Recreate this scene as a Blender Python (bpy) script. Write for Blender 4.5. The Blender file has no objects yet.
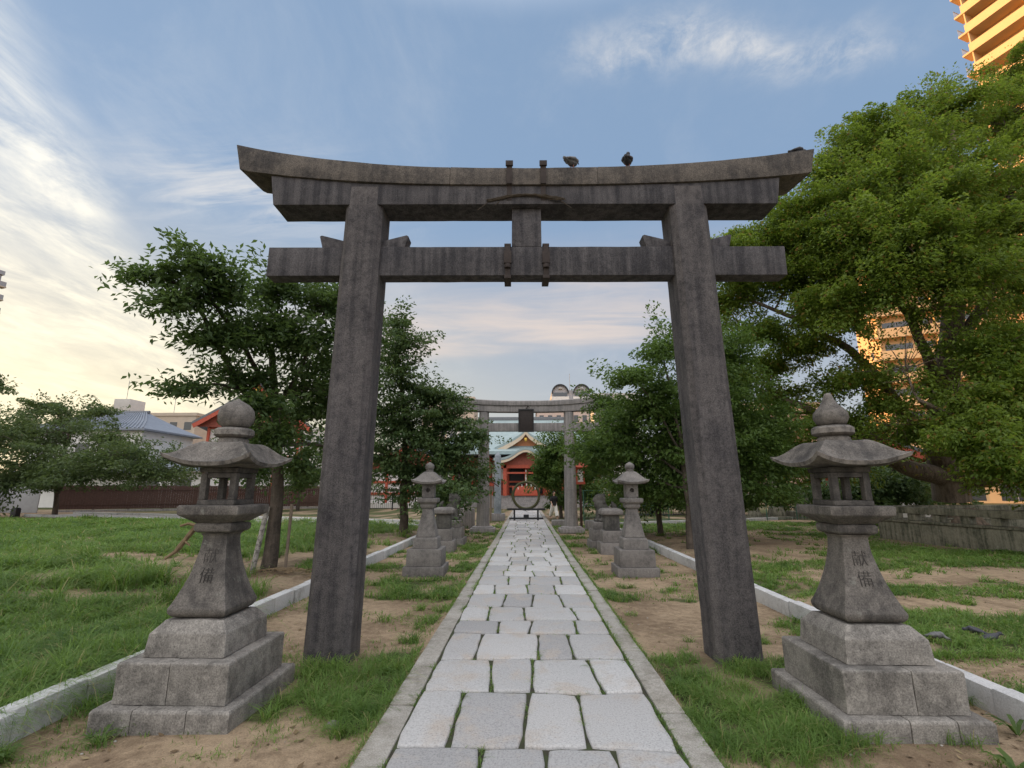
import bpy, bmesh, math, random
import numpy as np
from mathutils import Vector, Matrix

R = math.radians
S = bpy.context.scene
COL = S.collection
rng = np.random.default_rng(11)

# ------------------------------------------------------------------ camera
cam_d = bpy.data.cameras.new("camera")
cam = bpy.data.objects.new("camera", cam_d)
COL.objects.link(cam)
cam_d.sensor_width = 36.0
cam_d.lens = 490.0 * 36.0 / 1024.0
cam_d.clip_start = 0.05
cam_d.clip_end = 5000
cam.location = (0, 0, 1.6)
cam.rotation_euler = (R(90 + 12.095), 0, R(1.600))
S.camera = cam

# ------------------------------------------------------------------ world
SUN_AZ = -72.0      # degrees clockwise from +Y (path direction)
SUN_EL = 8.0
W = bpy.data.worlds.new("World")
S.world = W
W.use_nodes = True


class NT:
    """tiny helper for node trees"""
    def __init__(s, tree):
        s.t = tree
        tree.nodes.clear()

    def n(s, typ, **kw):
        nd = s.t.nodes.new(typ)
        for k, v in kw.items():
            if k.startswith("i_"):
                nd.inputs[k[2:].replace("_", " ")].default_value = v
            elif k.startswith("x_"):
                nd.inputs[int(k[2:])].default_value = v
            else:
                setattr(nd, k, v)
        return nd

    def l(s, a, b):
        s.t.links.new(a, b)

    def m(s, op, a, b=0.0, c=None, clamp=False):
        nd = s.t.nodes.new("ShaderNodeMath")
        nd.operation = op
        nd.use_clamp = clamp
        for i, v in enumerate((a, b, c)):
            if v is None:
                continue
            if isinstance(v, (int, float)):
                nd.inputs[i].default_value = v
            else:
                s.l(v, nd.inputs[i])
        return nd.outputs[0]

    def sm(s, x, lo, hi):
        nd = s.t.nodes.new("ShaderNodeMapRange")
        nd.interpolation_type = 'SMOOTHSTEP'
        s.l(x, nd.inputs[0])
        nd.inputs[1].default_value = lo
        nd.inputs[2].default_value = hi
        return nd.outputs[0]

    def mix(s, fac, a, b, mode='MIX'):
        nd = s.t.nodes.new("ShaderNodeMix")
        nd.data_type = 'RGBA'
        nd.blend_type = mode
        for i, v in ((0, fac), (6, a), (7, b)):
            if isinstance(v, (int, float)):
                nd.inputs[i].default_value = v
            elif isinstance(v, tuple):
                nd.inputs[i].default_value = v if len(v) == 4 else (*v, 1)
            else:
                s.l(v, nd.inputs[i])
        return nd.outputs[2]

    def noise(s, vec, scale, detail=4, rough=.55, dist=0.0):
        nd = s.t.nodes.new("ShaderNodeTexNoise")
        nd.inputs["Scale"].default_value = scale
        nd.inputs["Detail"].default_value = detail
        nd.inputs["Roughness"].default_value = rough
        nd.inputs["Distortion"].default_value = dist
        if vec is not None:
            s.l(vec, nd.inputs["Vector"])
        return nd.outputs["Fac"]

    def mapping(s, vec, scale=(1, 1, 1), rot=(0, 0, 0), loc=(0, 0, 0)):
        nd = s.t.nodes.new("ShaderNodeMapping")
        nd.inputs["Scale"].default_value = scale
        nd.inputs["Rotation"].default_value = rot
        nd.inputs["Location"].default_value = loc
        s.l(vec, nd.inputs["Vector"])
        return nd.outputs[0]

    def ramp(s, fac, stops):
        nd = s.t.nodes.new("ShaderNodeValToRGB")
        e = nd.color_ramp.elements
        while len(e) < len(stops):
            e.new(.5)
        for el, (p, c) in zip(e, stops):
            el.position = p
            el.color = (*c, 1) if len(c) == 3 else c
        s.l(fac, nd.inputs[0])
        return nd.outputs[0]


def build_world():
    t = NT(W.node_tree)
    out = t.n("ShaderNodeOutputWorld")
    bg = t.n("ShaderNodeBackground")
    bg.inputs["Strength"].default_value = SKY_STRENGTH
    t.l(bg.outputs[0], out.inputs[0])
    sky = t.n("ShaderNodeTexSky", sky_type='NISHITA')
    sky.sun_disc = False
    sky.sun_elevation = R(SUN_EL)
    sky.sun_rotation = R(SUN_AZ)
    sky.altitude = 50
    sky.air_density = 1.0
    sky.dust_density = 1.6
    sky.ozone_density = 1.6
    tc = t.n("ShaderNodeTexCoord")
    d = tc.outputs["Generated"]
    sep = t.n("ShaderNodeSeparateXYZ")
    t.l(d, sep.inputs[0])
    x, y, z = sep.outputs
    zz = t.m('ADD', t.m('MAXIMUM', z, 0.0), .12)
    px = t.m('DIVIDE', x, zz)
    py = t.m('DIVIDE', y, zz)
    cmb = t.n("ShaderNodeCombineXYZ")
    t.l(px, cmb.inputs[0]); t.l(py, cmb.inputs[1])
    P = cmb.outputs[0]
    # closeness to the sun direction: veil of bright haze
    az, el = R(SUN_AZ), R(SUN_EL)
    sd = (math.sin(az) * math.cos(el), math.cos(az) * math.cos(el), math.sin(el))
    dot = t.n("ShaderNodeVectorMath", operation='DOT_PRODUCT')
    t.l(d, dot.inputs[0]); dot.inputs[1].default_value = sd
    near = t.sm(dot.outputs["Value"], -.2, 1.0)
    near2 = t.m('POWER', near, 2.0)
    # ---- base: the physical sky, evened out by thin high haze
    front = t.sm(y, -.6, .8)
    low = t.sm(z, .55, .0)
    veil = t.mix(low, SKY_HI, SKY_LO)
    veil = t.mix(t.m('MULTIPLY', near2, low), veil, SKY_SUN)
    base = t.mix(SKY_VEIL, sky.outputs[0], veil)
    # ---- cirrus
    def gauss(v, c, w):
        q = t.m('DIVIDE', t.m('SUBTRACT', v, c), w)
        return t.m('POWER', math.e, t.m('MULTIPLY', t.m('MULTIPLY', q, q), -1.0))
    warp = t.noise(P, 1.6, 3)
    # great band on the left
    s1 = t.m('ADD', t.m('MULTIPLY', px, -.91), t.m('MULTIPLY', py, -.41))
    s1 = t.m('ADD', s1, t.m('MULTIPLY', t.m('SUBTRACT', warp, .5), .34))
    band = t.sm(s1, .46, .70)
    fib = t.noise(t.mapping(P, scale=(3.2, 1.5, 1), rot=(0, 0, R(-26))), 1.9, 10, .68, .45)
    brk = t.sm(t.noise(t.mapping(P, scale=(1.6, .8, 1), rot=(0, 0, R(-26))), 1.7, 6, .6, .9), .34, .62)
    band = t.m('MULTIPLY', band, t.m('ADD', t.m('MULTIPLY', t.sm(fib, .30, .70), t.m('ADD', t.m('MULTIPLY', brk, .60), .40)), t.m('MULTIPLY', brk, .22)))
    # feather left of the gate
    f2 = t.m('MULTIPLY', gauss(px, -.80, .30), gauss(t.m('ADD', py, t.m('MULTIPLY', px, -.1)), 1.28, .17))
    f2n = t.noise(t.mapping(P, scale=(1.4, 5, 1), rot=(0, 0, R(-25))), 2.2, 8, .62, .7)
    f2 = t.m('MULTIPLY', t.m('MULTIPLY', f2, t.sm(f2n, .36, .72)), .85)
    # streaked wisp high on the right
    wpy = t.m('ADD', py, t.m('MULTIPLY', t.m('SUBTRACT', t.noise(P, 4.5, 3), .5), .17))
    f3 = t.m('MULTIPLY', gauss(wpy, .815, .052), t.m('MULTIPLY', t.sm(px, .0, .25), t.sm(px, .84, .55)))
    f3n = t.noise(t.mapping(P, scale=(3.0, 2.8, 1), rot=(0, 0, R(4))), 2.6, 10, .70, .3)
    f3 = t.m('MULTIPLY', t.m('MULTIPLY', f3, t.sm(f3n, .30, .74)), .85)
    # soft sheet beyond the gate
    q = t.m('ADD', py, t.m('MULTIPLY', px, .22))
    q = t.m('ADD', q, t.m('MULTIPLY', t.m('SUBTRACT', warp, .5), .35))
    f4 = t.m('MULTIPLY', t.sm(q, 1.35, 2.15), t.sm(q, 2.55, 2.28))
    f4 = t.m('MULTIPLY', f4, t.m('MULTIPLY', t.sm(px, -1.5, -.5), t.sm(px, 1.0, .35)))
    f4n = t.noise(t.mapping(P, scale=(1.2, 4.5, 1), rot=(0, 0, R(-12))), 1.3, 7, .6, .5)
    f4 = t.m('MULTIPLY', f4, t.m('ADD', t.m('MULTIPLY', t.sm(f4n, .25, .75), .65), .2))
    # faint veil everywhere
    f5 = t.m('MULTIPLY', t.sm(t.noise(t.mapping(P, scale=(1.3, 1, 1), rot=(0, 0, R(35))), 1.5, 9, .66, .4), .46, .80), .30)
    hi = t.mix(near, CL_COOL, CL_WARM)
    col = t.mix(f5, base, t.mix(.5, base, hi))
    col = t.mix(f4, col, CL_PINK)
    col = t.mix(f3, col, CL_COOL)
    col = t.mix(f2, col, CL_COOL)
    col = t.mix(t.m('MULTIPLY', band, .95), col, t.mix(low, CL_WARM, CL_GLOW))
    # added brightness overhead, out of view, to lift the light on the ground
    col = t.mix(t.sm(z, .745, .93), col, FILL_TOP)
    # unseen sky behind the viewer, brightened as fill for front faces
    col = t.mix(t.m('MULTIPLY', t.sm(y, -.10, -.75), t.sm(z, .02, .3)), col, FILL_BACK)
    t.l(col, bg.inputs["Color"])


SKY_STRENGTH = 0.115
SKY_VEIL = 0.72
SKY_HI = (2.2, 3.2, 4.75)
SKY_LO = (4.3, 4.3, 4.5)
SKY_SUN = (7.6, 6.4, 4.0)
CL_COOL = (5.6, 5.5, 5.4)
CL_WARM = (8.0, 7.7, 6.9)
CL_GLOW = (8.8, 7.7, 5.3)
CL_PINK = (5.7, 4.85, 4.3)
FILL_TOP = (15.5, 15.2, 15.2)
FILL_BACK = (11.5, 11.2, 11.3)
build_world()

# ------------------------------------------------------------------ sun
sl = bpy.data.lights.new("sun", 'SUN')
sl.energy = 5.0
sl.color = (1.0, .53, .18)
sl.angle = R(.53)
so = bpy.data.objects.new("sun", sl)
COL.objects.link(so)
_az, _el = R(SUN_AZ), R(SUN_EL)
so.rotation_euler = Vector((math.sin(_az) * math.cos(_el), math.cos(_az) * math.cos(_el), math.sin(_el))).to_track_quat('Z', 'Y').to_euler()

S.view_settings.view_transform = 'Standard'
S.view_settings.look = 'None'
S.view_settings.exposure = 0.36
S.view_settings.gamma = 1.0
S.view_settings.use_curve_mapping = False
S.render.engine = 'CYCLES'
S.cycles.max_bounces = 6
S.cycles.diffuse_bounces = 3
S.cycles.transparent_max_bounces = 4
S.cycles.use_denoising = True


# ------------------------------------------------------------------ mesh helpers
class M:
    """collects shapes, then links them as ONE mesh object"""
    def __init__(s):
        s.v = []
        s.f = []

    def add(s, vs, fs):
        o = len(s.v)
        s.v.extend([tuple(map(float, p)) for p in vs])
        s.f.extend([tuple(i + o for i in f) for f in fs])
        return s

    def box(s, x0, x1, y0, y1, z0, z1):
        return s.add([(x0, y0, z0), (x1, y0, z0), (x1, y1, z0), (x0, y1, z0), (x0, y0, z1), (x1, y0, z1), (x1, y1, z1), (x0, y1, z1)],
                     [(0, 3, 2, 1), (4, 5, 6, 7), (0, 1, 5, 4), (1, 2, 6, 5), (2, 3, 7, 6), (3, 0, 4, 7)])

    def obox(s, c, ax, L, w, h):
        """box of length L along 2D direction ax, width w, from z c[2] up by h; c = middle of the bottom"""
        a = Vector((ax[0], ax[1], 0)).normalized(); b = Vector((-a.y, a.x, 0)); c = Vector(c)
        vs = [c + a * (sx * L / 2) + b * (sy * w / 2) + Vector((0, 0, z)) for z in (0, h) for sx, sy in ((-1, -1), (1, -1), (1, 1), (-1, 1))]
        return s.add(vs, [(0, 3, 2, 1), (4, 5, 6, 7), (0, 1, 5, 4), (1, 2, 6, 5), (2, 3, 7, 6), (3, 0, 4, 7)])

    def loft(s, secs, close=True):
        """secs: list of rings (equal length lists of points); capped"""
        n = len(secs[0]); o = []
        fs = []
        for r in secs:
            o.extend(r)
        for k in range(len(secs) - 1):
            for i in range(n):
                j = (i + 1) % n
                fs.append((k * n + i, k * n + j, (k + 1) * n + j, (k + 1) * n + i))
        fs.append(tuple(range(n - 1, -1, -1)))
        fs.append(tuple((len(secs) - 1) * n + i for i in range(n)))
        return s.add(o, fs)

    def sq(s, prof, cx=0, cy=0):
        """square-plan solid from (z, half) or (z, hx, hy) profile"""
        secs = []
        for p in prof:
            z, hx = p[0], p[1]
            hy = p[2] if len(p) > 2 else hx
            secs.append([(cx - hx, cy - hy, z), (cx + hx, cy - hy, z), (cx + hx, cy + hy, z), (cx - hx, cy + hy, z)])
        return s.loft(secs)

    def lathe(s, prof, n=24, cx=0, cy=0, ph=0):
        secs = [[(cx + r * math.cos(ph + 2 * math.pi * i / n), cy + r * math.sin(ph + 2 * math.pi * i / n), z) for i in range(n)] for z, r in prof]
        return s.loft(secs)

    def tube(s, pts, rad, n=8):
        pts = [Vector(p) for p in pts]
        if isinstance(rad, (int, float)):
            rad = [rad] * len(pts)
        secs = []
        up = Vector((0, 0, 1))
        for i, p in enumerate(pts):
            t = (pts[min(i + 1, len(pts) - 1)] - pts[max(i - 1, 0)])
            if t.length < 1e-9:
                t = Vector((0, 0, 1))
            t.normalize()
            if i:
                a = a - t * a.dot(t)
            else:
                a = t.cross(up)
            if a.length < .05:
                a = t.cross(Vector((1, 0, 0)))
            a.normalize(); b = a.cross(t)
            secs.append([p + (a * math.cos(2 * math.pi * k / n) + b * math.sin(2 * math.pi * k / n)) * rad[i] for k in range(n)])
        return s.loft(secs)

    def prism(s, poly, y0, y1, axis='y'):
        """polygon in (x,z) extruded along y (or in (y,z) along x, (x,y) along z)"""
        f = {'y': lambda a, b, c: (a, c, b), 'x': lambda a, b, c: (c, a, b), 'z': lambda a, b, c: (a, b, c)}[axis]
        n = len(poly)
        vs = [f(a, b, y0) for a, b in poly] + [f(a, b, y1) for a, b in poly]
        fs = [tuple(range(n)), tuple(range(2 * n - 1, n - 1, -1))] + [(i, i + n, (i + 1) % n + n, (i + 1) % n) for i in range(n)]
        return s.add(vs, fs)

    def ball(s, c, r, n=12, m=8):
        if isinstance(r, (int, float)):
            r = (r, r, r)
        pr = []
        for k in range(m + 1):
            a = math.pi * k / m
            pr.append((-math.cos(a), max(math.sin(a), .02)))
        secs = [[(c[0] + r[0] * q * math.cos(2 * math.pi * i / n), c[1] + r[1] * q * math.sin(2 * math.pi * i / n), c[2] + r[2] * z) for i in range(n)] for z, q in pr]
        return s.loft(secs)

    def build(s, name, mat, parent=None, bevel=0, seg=2, smooth=None, rough=None, loc=None):
        me = bpy.data.meshes.new(name)
        me.from_pydata(s.v, [], s.f)
        bm = bmesh.new(); bm.from_mesh(me)
        bmesh.ops.recalc_face_normals(bm, faces=bm.faces)
        if rough:                                  # worn stone: cut finer, nudge the surface
            amp, cut, sc = rough
            if bevel:
                es = [e for e in bm.edges if len(e.link_faces) == 2 and e.calc_face_angle(0) > .5]
                bmesh.ops.bevel(bm, geom=es, offset=bevel, segments=seg, affect='EDGES', profile=.6)
            bmesh.ops.triangulate(bm, faces=[f for f in bm.faces if len(f.verts) > 4])
            for _ in range(6):
                es = [e for e in bm.edges if e.calc_length() > cut * 1.6]
                if not es or len(bm.verts) > 60000:
                    break
                bmesh.ops.subdivide_edges(bm, edges=es, cuts=1, use_grid_fill=True)
            from mathutils import noise as nz
            off = Vector(rng.uniform(-50, 50, 3))
            bm.normal_update()
            mv = [(v, v.normal * (amp * (nz.noise(v.co * sc + off) + .5 * nz.noise(v.co * sc * 3.1 + off)))) for v in bm.verts]
            for v, dv in mv:
                v.co += dv
        elif bevel:
            es = [e for e in bm.edges if len(e.link_faces) == 2 and e.calc_face_angle(0) > .5]
            bmesh.ops.bevel(bm, geom=es, offset=bevel, segments=seg, affect='EDGES', profile=.6)
        bm.to_mesh(me); bm.free()
        if smooth is None and (bevel or rough):
            smooth = 40
        if smooth:
            me.polygons.foreach_set("use_smooth", [True] * len(me.polygons))
            me.set_sharp_from_angle(angle=R(smooth))
        return link(name, me, mat, parent, loc)


def link(name, me, mat, parent=None, loc=None):
    o = bpy.data.objects.new(name, me)
    COL.objects.link(o)
    if mat is not None and not me.materials:
        me.materials.append(mat)
    if parent is not None:
        o.parent = parent
    if loc is not None:
        o.location = loc
    return o


def tag(o, label=None, cat=None, group=None, kind=None):
    for k, v in (("label", label), ("category", cat), ("group", group), ("kind", kind)):
        if v:
            o[k] = v
    return o


def empty(name, loc, label, cat, group=None, rz=0.0):
    o = bpy.data.objects.new(name, None)
    COL.objects.link(o)
    o.location = loc
    o.rotation_euler = (0, 0, rz)
    o.empty_display_size = .2
    return tag(o, label, cat, group)


def copy_tree(root, loc, rz, label, parent=None):
    c = root.copy(); COL.objects.link(c)
    if parent is None:
        c.location = loc; c.rotation_euler = (0, 0, rz)
        if label:
            c["label"] = label
    else:
        c.parent = parent
    for ch in [o for o in COL.objects if o.parent == root]:
        copy_tree(ch, None, 0, None, c)
    return c


def remeshed(mb, voxel, smooth_it=2):
    """one continuous skin round overlapping limbs"""
    me = bpy.data.meshes.new("tmp"); me.from_pydata(mb.v, [], mb.f)
    bm = bmesh.new(); bm.from_mesh(me); bmesh.ops.recalc_face_normals(bm, faces=bm.faces); bm.to_mesh(me); bm.free()
    o = bpy.data.objects.new("tmp", me); COL.objects.link(o)
    md = o.modifiers.new("r", 'REMESH'); md.mode = 'VOXEL'; md.voxel_size = voxel
    m2 = o.modifiers.new("s", 'SMOOTH'); m2.iterations = smooth_it; m2.factor = .5
    dg = bpy.context.evaluated_depsgraph_get(); dg.update()
    res = bpy.data.meshes.new_from_object(o.evaluated_get(dg))
    bpy.data.objects.remove(o)
    res.polygons.foreach_set("use_smooth", [True] * len(res.polygons))
    return res


# ------------------------------------------------------------------ materials
def mat(name):
    m = bpy.data.materials.new(name)
    m.use_nodes = True
    t = NT(m.node_tree)
    out = t.n("ShaderNodeOutputMaterial")
    b = t.n("ShaderNodeBsdfPrincipled")
    t.l(b.outputs[0], out.inputs[0])
    return m, t, b, out


def stone(name, light, dark, speck=.35, rough=.88, stain=(.35, .65), streak=0.0, lichen=0.0, bump=.25, scale=1.0, world=False, wear=0.0):
    m, t, b, out = mat(name)
    tc = t.n("ShaderNodeTexCoord")
    co = tc.outputs["Object"]
    if world:
        g = t.n("ShaderNodeNewGeometry"); co = g.outputs["Position"]
    else:
        oi = t.n("ShaderNodeObjectInfo")
        vm = t.n("ShaderNodeVectorMath", operation='ADD')
        cm = t.n("ShaderNodeCombineXYZ")
        for i in range(3):
            t.l(t.m('MULTIPLY', oi.outputs["Random"], 17.0 + 9 * i), cm.inputs[i])
        t.l(co, vm.inputs[0]); t.l(cm.outputs[0], vm.inputs[1]); co = vm.outputs[0]
    big = t.noise(co, 2.2 * scale, 6, .62, .3)
    mid = t.noise(co, 14 * scale, 5, .6)
    fine = t.noise(co, 85 * scale, 4, .75)
    f = t.m('ADD', t.m('MULTIPLY', big, .65), t.m('MULTIPLY', mid, .35))
    if streak:
        st = t.noise(t.mapping(co, scale=(9, 9, .55)), 1.4, 5, .6)
        f = t.m('ADD', t.m('MULTIPLY', f, 1 - streak), t.m('MULTIPLY', st, streak))
    c = t.mix(t.sm(f, stain[0], stain[1]), dark, light)
    sp = t.ramp(fine, [(.30, (1 - speck,) * 3), (.5, (1, 1, 1)), (.72, (1 + speck,) * 3)])
    c = t.mix(1.0, c, sp, 'MULTIPLY')
    if lichen:
        lf = t.sm(t.noise(co, 6 * scale, 7, .7), .60, .70)
        c = t.mix(t.m('MULTIPLY', lf, lichen), c, (.34, .35, .31))
    if wear:                                   # rubbed, paler arrises
        gw = t.n("ShaderNodeNewGeometry")
        ed = t.m('MULTIPLY', t.sm(gw.outputs["Pointiness"], .515, .60), t.sm(mid, .35, .6))
        c = t.mix(t.m('MULTIPLY', ed, wear), c, tuple(min(.6, v * 1.9) for v in light))
    t.l(c, b.inputs["Base Color"])
    b.inputs["Roughness"].default_value = rough
    b.inputs["Specular IOR Level"].default_value = .3
    bp = t.n("ShaderNodeBump"); bp.inputs["Strength"].default_value = bump; bp.inputs["Distance"].default_value = .012
    t.l(t.m('ADD', t.m('MULTIPLY', mid, .7), t.m('MULTIPLY', fine, .4)), bp.inputs["Height"])
    t.l(bp.outputs[0], b.inputs["Normal"])
    return m


def plain(name, col, rough=.7, var=.25, scale=6.0, metal=0.0, spec=.4, bump=0.0):
    m, t, b, out = mat(name)
    tc = t.n("ShaderNodeTexCoord")
    n1 = t.noise(tc.outputs["Object"], scale, 6, .6)
    c = t.ramp(n1, [(.25, tuple(x * (1 - var) for x in col)), (.75, tuple(min(1, x * (1 + var)) for x in col))])
    t.l(c, b.inputs["Base Color"])
    b.inputs["Roughness"].default_value = rough
    b.inputs["Metallic"].default_value = metal
    b.inputs["Specular IOR Level"].default_value = spec
    if bump:
        bp = t.n("ShaderNodeBump"); bp.inputs["Strength"].default_value = bump; bp.inputs["Distance"].default_value = .01
        t.l(t.noise(tc.outputs["Object"], scale * 8, 4, .6), bp.inputs["Height"]); t.l(bp.outputs[0], b.inputs["Normal"])
    return m


def leafmat(name, dark, light, warm=None, trans=.42):
    m, t, b, out = mat(name)
    g = t.n("ShaderNodeNewGeometry")
    tc = t.n("ShaderNodeTexCoord")
    n1 = t.noise(tc.outputs["Object"], .75, 4, .65)
    f = t.m('ADD', t.m('MULTIPLY', g.outputs["Random Per Island"], .5), t.m('MULTIPLY', t.sm(n1, .36, .64), .5))
    c = t.mix(f, dark, light)
    if warm:
        c = t.mix(t.sm(g.outputs["Random Per Island"], .93, .97), c, warm)
    t.l(c, b.inputs["Base Color"])
    b.inputs["Roughness"].default_value = .55
    b.inputs["Specular IOR Level"].default_value = .35
    tr = t.n("ShaderNodeBsdfTranslucent")
    t.l(t.mix(.5, c, (light[0] * 1.6, light[1] * 1.6, light[2] * .8)), tr.inputs["Color"])
    mx = t.n("ShaderNodeMixShader"); mx.inputs[0].default_value = trans
    t.l(b.outputs[0], mx.inputs[1]); t.l(tr.outputs[0], mx.inputs[2]); t.l(mx.outputs[0], out.inputs[0])
    return m


MT = {}
MT['gate'] = stone("gate_granite", (.105, .096, .096), (.040, .038, .042), .7, stain=(.36, .62), streak=.42, bump=.5, wear=.35)
MT['gate_top'] = stone("gate_top_granite", (.14, .122, .106), (.05, .046, .045), .65, stain=(.36, .62), streak=.30, bump=.5, wear=.3)
MT['gate_beam'] = stone("gate_beam_granite", (.100, .094, .098), (.038, .037, .042), .6, stain=(.38, .62), streak=.55, bump=.5, wear=.35)
MT['gate2'] = stone("far_gate_granite", (.34, .32, .31), (.19, .18, .18), .3, streak=.5)
MT['lantern'] = stone("lantern_granite", (.175, .16, .145), (.06, .056, .054), .5, stain=(.36, .62), streak=.25, lichen=.35, bump=.45, wear=.5)
MT['lantern_base'] = stone("base_granite", (.275, .258, .236), (.115, .108, .10), .55, stain=(.36, .60), streak=.12, lichen=.25, bump=.45, wear=.6)
MT['lantern_far'] = stone("pale_granite", (.22, .205, .194), (.09, .085, .083), .42, stain=(.3, .62), streak=.2, lichen=.2)
MT['mossy'] = stone("mossy_stone", (.24, .225, .175), (.055, .06, .042), .35, stain=(.36, .6), streak=.45, lichen=.4)
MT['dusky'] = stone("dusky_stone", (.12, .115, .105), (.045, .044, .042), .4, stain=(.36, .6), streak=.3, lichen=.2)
MT['box'] = stone("sooty_stone", (.125, .115, .105), (.04, .038, .037), .45, stain=(.36, .62), streak=.3)
MT['engrave'] = plain("engraved_grime", (.050, .047, .045), .95)
MT['iron'] = plain("rusty_iron", (.038, .028, .025), .75, .4, 20)
MT['black'] = plain("black_paint", (.02, .021, .024), .5, .2)
MT['bark'] = stone("cherry_bark", (.13, .105, .085), (.045, .038, .032), .3, scale=3.0, streak=.4, bump=.8)
MT['bark2'] = stone("camphor_bark", (.21, .165, .125), (.07, .055, .042), .3, scale=1.5, streak=.5, bump=.9)
MT['cherry'] = leafmat("cherry_leaf", (.045, .085, .034), (.115, .18, .06), None, .46)
MT['camphor'] = leafmat("camphor_leaf", (.068, .125, .022), (.228, .315, .056), (.30, .16, .05), .5)
MT['mid'] = leafmat("young_leaf", (.05, .10, .026), (.125, .20, .05), None, .42)
MT['deep'] = leafmat("evergreen_leaf", (.042, .085, .036), (.115, .175, .062), None, .36)
MT['bgleaf'] = leafmat("far_leaf", (.06, .095, .04), (.125, .175, .07), None, .42)
MT['grassm'] = leafmat("grass_blade", (.05, .112, .026), (.205, .325, .08), (.36, .30, .15), .42)
MT['red'] = plain("vermilion_paint", (.47, .095, .055), .55, .2)
MT['redd'] = plain("dull_vermilion", (.36, .10, .07), .6, .25)
MT['white'] = plain("white_plaster", (.72, .71, .69), .8, .08, 2)
MT['copper'] = plain("verdigris_copper", (.30, .385, .40), .6, .15, 1.5)
MT['wood'] = plain("dark_fence_wood", (.075, .042, .034), .8, .35, 9)
MT['wood2'] = plain("weathered_wood", (.19, .15, .115), .85, .3, 9)
MT['gold'] = plain("gilt", (.6, .38, .08), .35, .1, metal=.8)
MT['tile'] = plain("grey_tile", (.16, .17, .185), .6, .25, 8)
MT['bluetile'] = plain("blue_grey_tile", (.20, .225, .27), .5, .15, 3)
MT['conc'] = plain("pale_concrete", (.55, .53, .50), .85, .1, 1)
MT['conc2'] = plain("tan_concrete", (.52, .44, .36), .85, .1, 1)
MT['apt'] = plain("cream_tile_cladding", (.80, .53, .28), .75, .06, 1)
MT['greyapt'] = plain("grey_cladding", (.36, .36, .38), .75, .1, 1)
MT['glass'] = plain("window_glass", (.05, .06, .075), .08, .1, spec=.8)
MT['sheet'] = plain("grey_metal_sheet", (.34, .35, .37), .45, .1, 3)
MT['tarp'] = plain("dark_tarpaulin", (.03, .032, .036), .6, .3)
MT['green'] = plain("green_fence_paint", (.05, .14, .10), .6, .2)
MT['rope'] = plain("grey_old_rope", (.075, .06, .045), .9, .4, 25)
MT['straw'] = plain("old_straw", (.20, .145, .085), .9, .4, 25)
MT['reed'] = plain("woven_reed", (.075, .075, .035), .9, .4, 25)
MT['kerb'] = stone("kerb_concrete", (.52, .525, .53), (.27, .265, .25), .25, stain=(.30, .52), bump=.2, world=True)
MT['edge'] = stone("edging_stone", (.36, .345, .315), (.20, .185, .155), .4, stain=(.3, .62), bump=.4, world=True)
MT['nobori'] = stone("bluish_stone", (.34, .38, .42), (.20, .23, .26), .2)

# ------------------------------------------------------------------ ground
def vnoise(x, y, sc, seed=0, octv=4):
    """cheap value noise on arrays"""
    r = np.random.default_rng(seed)
    tab = r.random((256, 256))
    tot = np.zeros_like(x, dtype=float); amp = 1; s = 0
    for o in range(octv):
        u = x * sc + 37.3 * o + 100; v = y * sc + 11.7 * o + 100
        i = np.floor(u).astype(int); j = np.floor(v).astype(int)
        a = u - i; b = v - j
        a = a * a * (3 - 2 * a); b = b * b * (3 - 2 * b)
        g = lambda p, q: tab[p % 256, q % 256]
        n = (g(i, j) * (1 - a) + g(i + 1, j) * a) * (1 - b) + (g(i, j + 1) * (1 - a) + g(i + 1, j + 1) * a) * b
        tot += n * amp; s += amp; amp *= .55; sc *= 2.03
    return tot / s


def sstep(v, lo, hi):
    t = np.clip((v - lo) / (hi - lo), 0, 1)
    return t * t * (3 - 2 * t)


def blob(x, y, cx, cy, rx, ry):
    return np.exp(-(((x - cx) / rx) ** 2 + ((y - cy) / ry) ** 2))


KL, KR = -3.62, 3.66          # kerb lines


def ground_z(x, y):
    ax = np.abs(x - .05)
    z = -.105 + .05 * sstep(-np.abs(x) + 0.0, -1.25, -1.05)
    z = z + .075 * sstep(np.abs(x), 3.7, 4.6)
    n = vnoise(x, y, .7, 5) - .5
    return z + n * .06 * sstep(ax, 1.1, 1.8) * sstep(-y, -60, -30)


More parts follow.
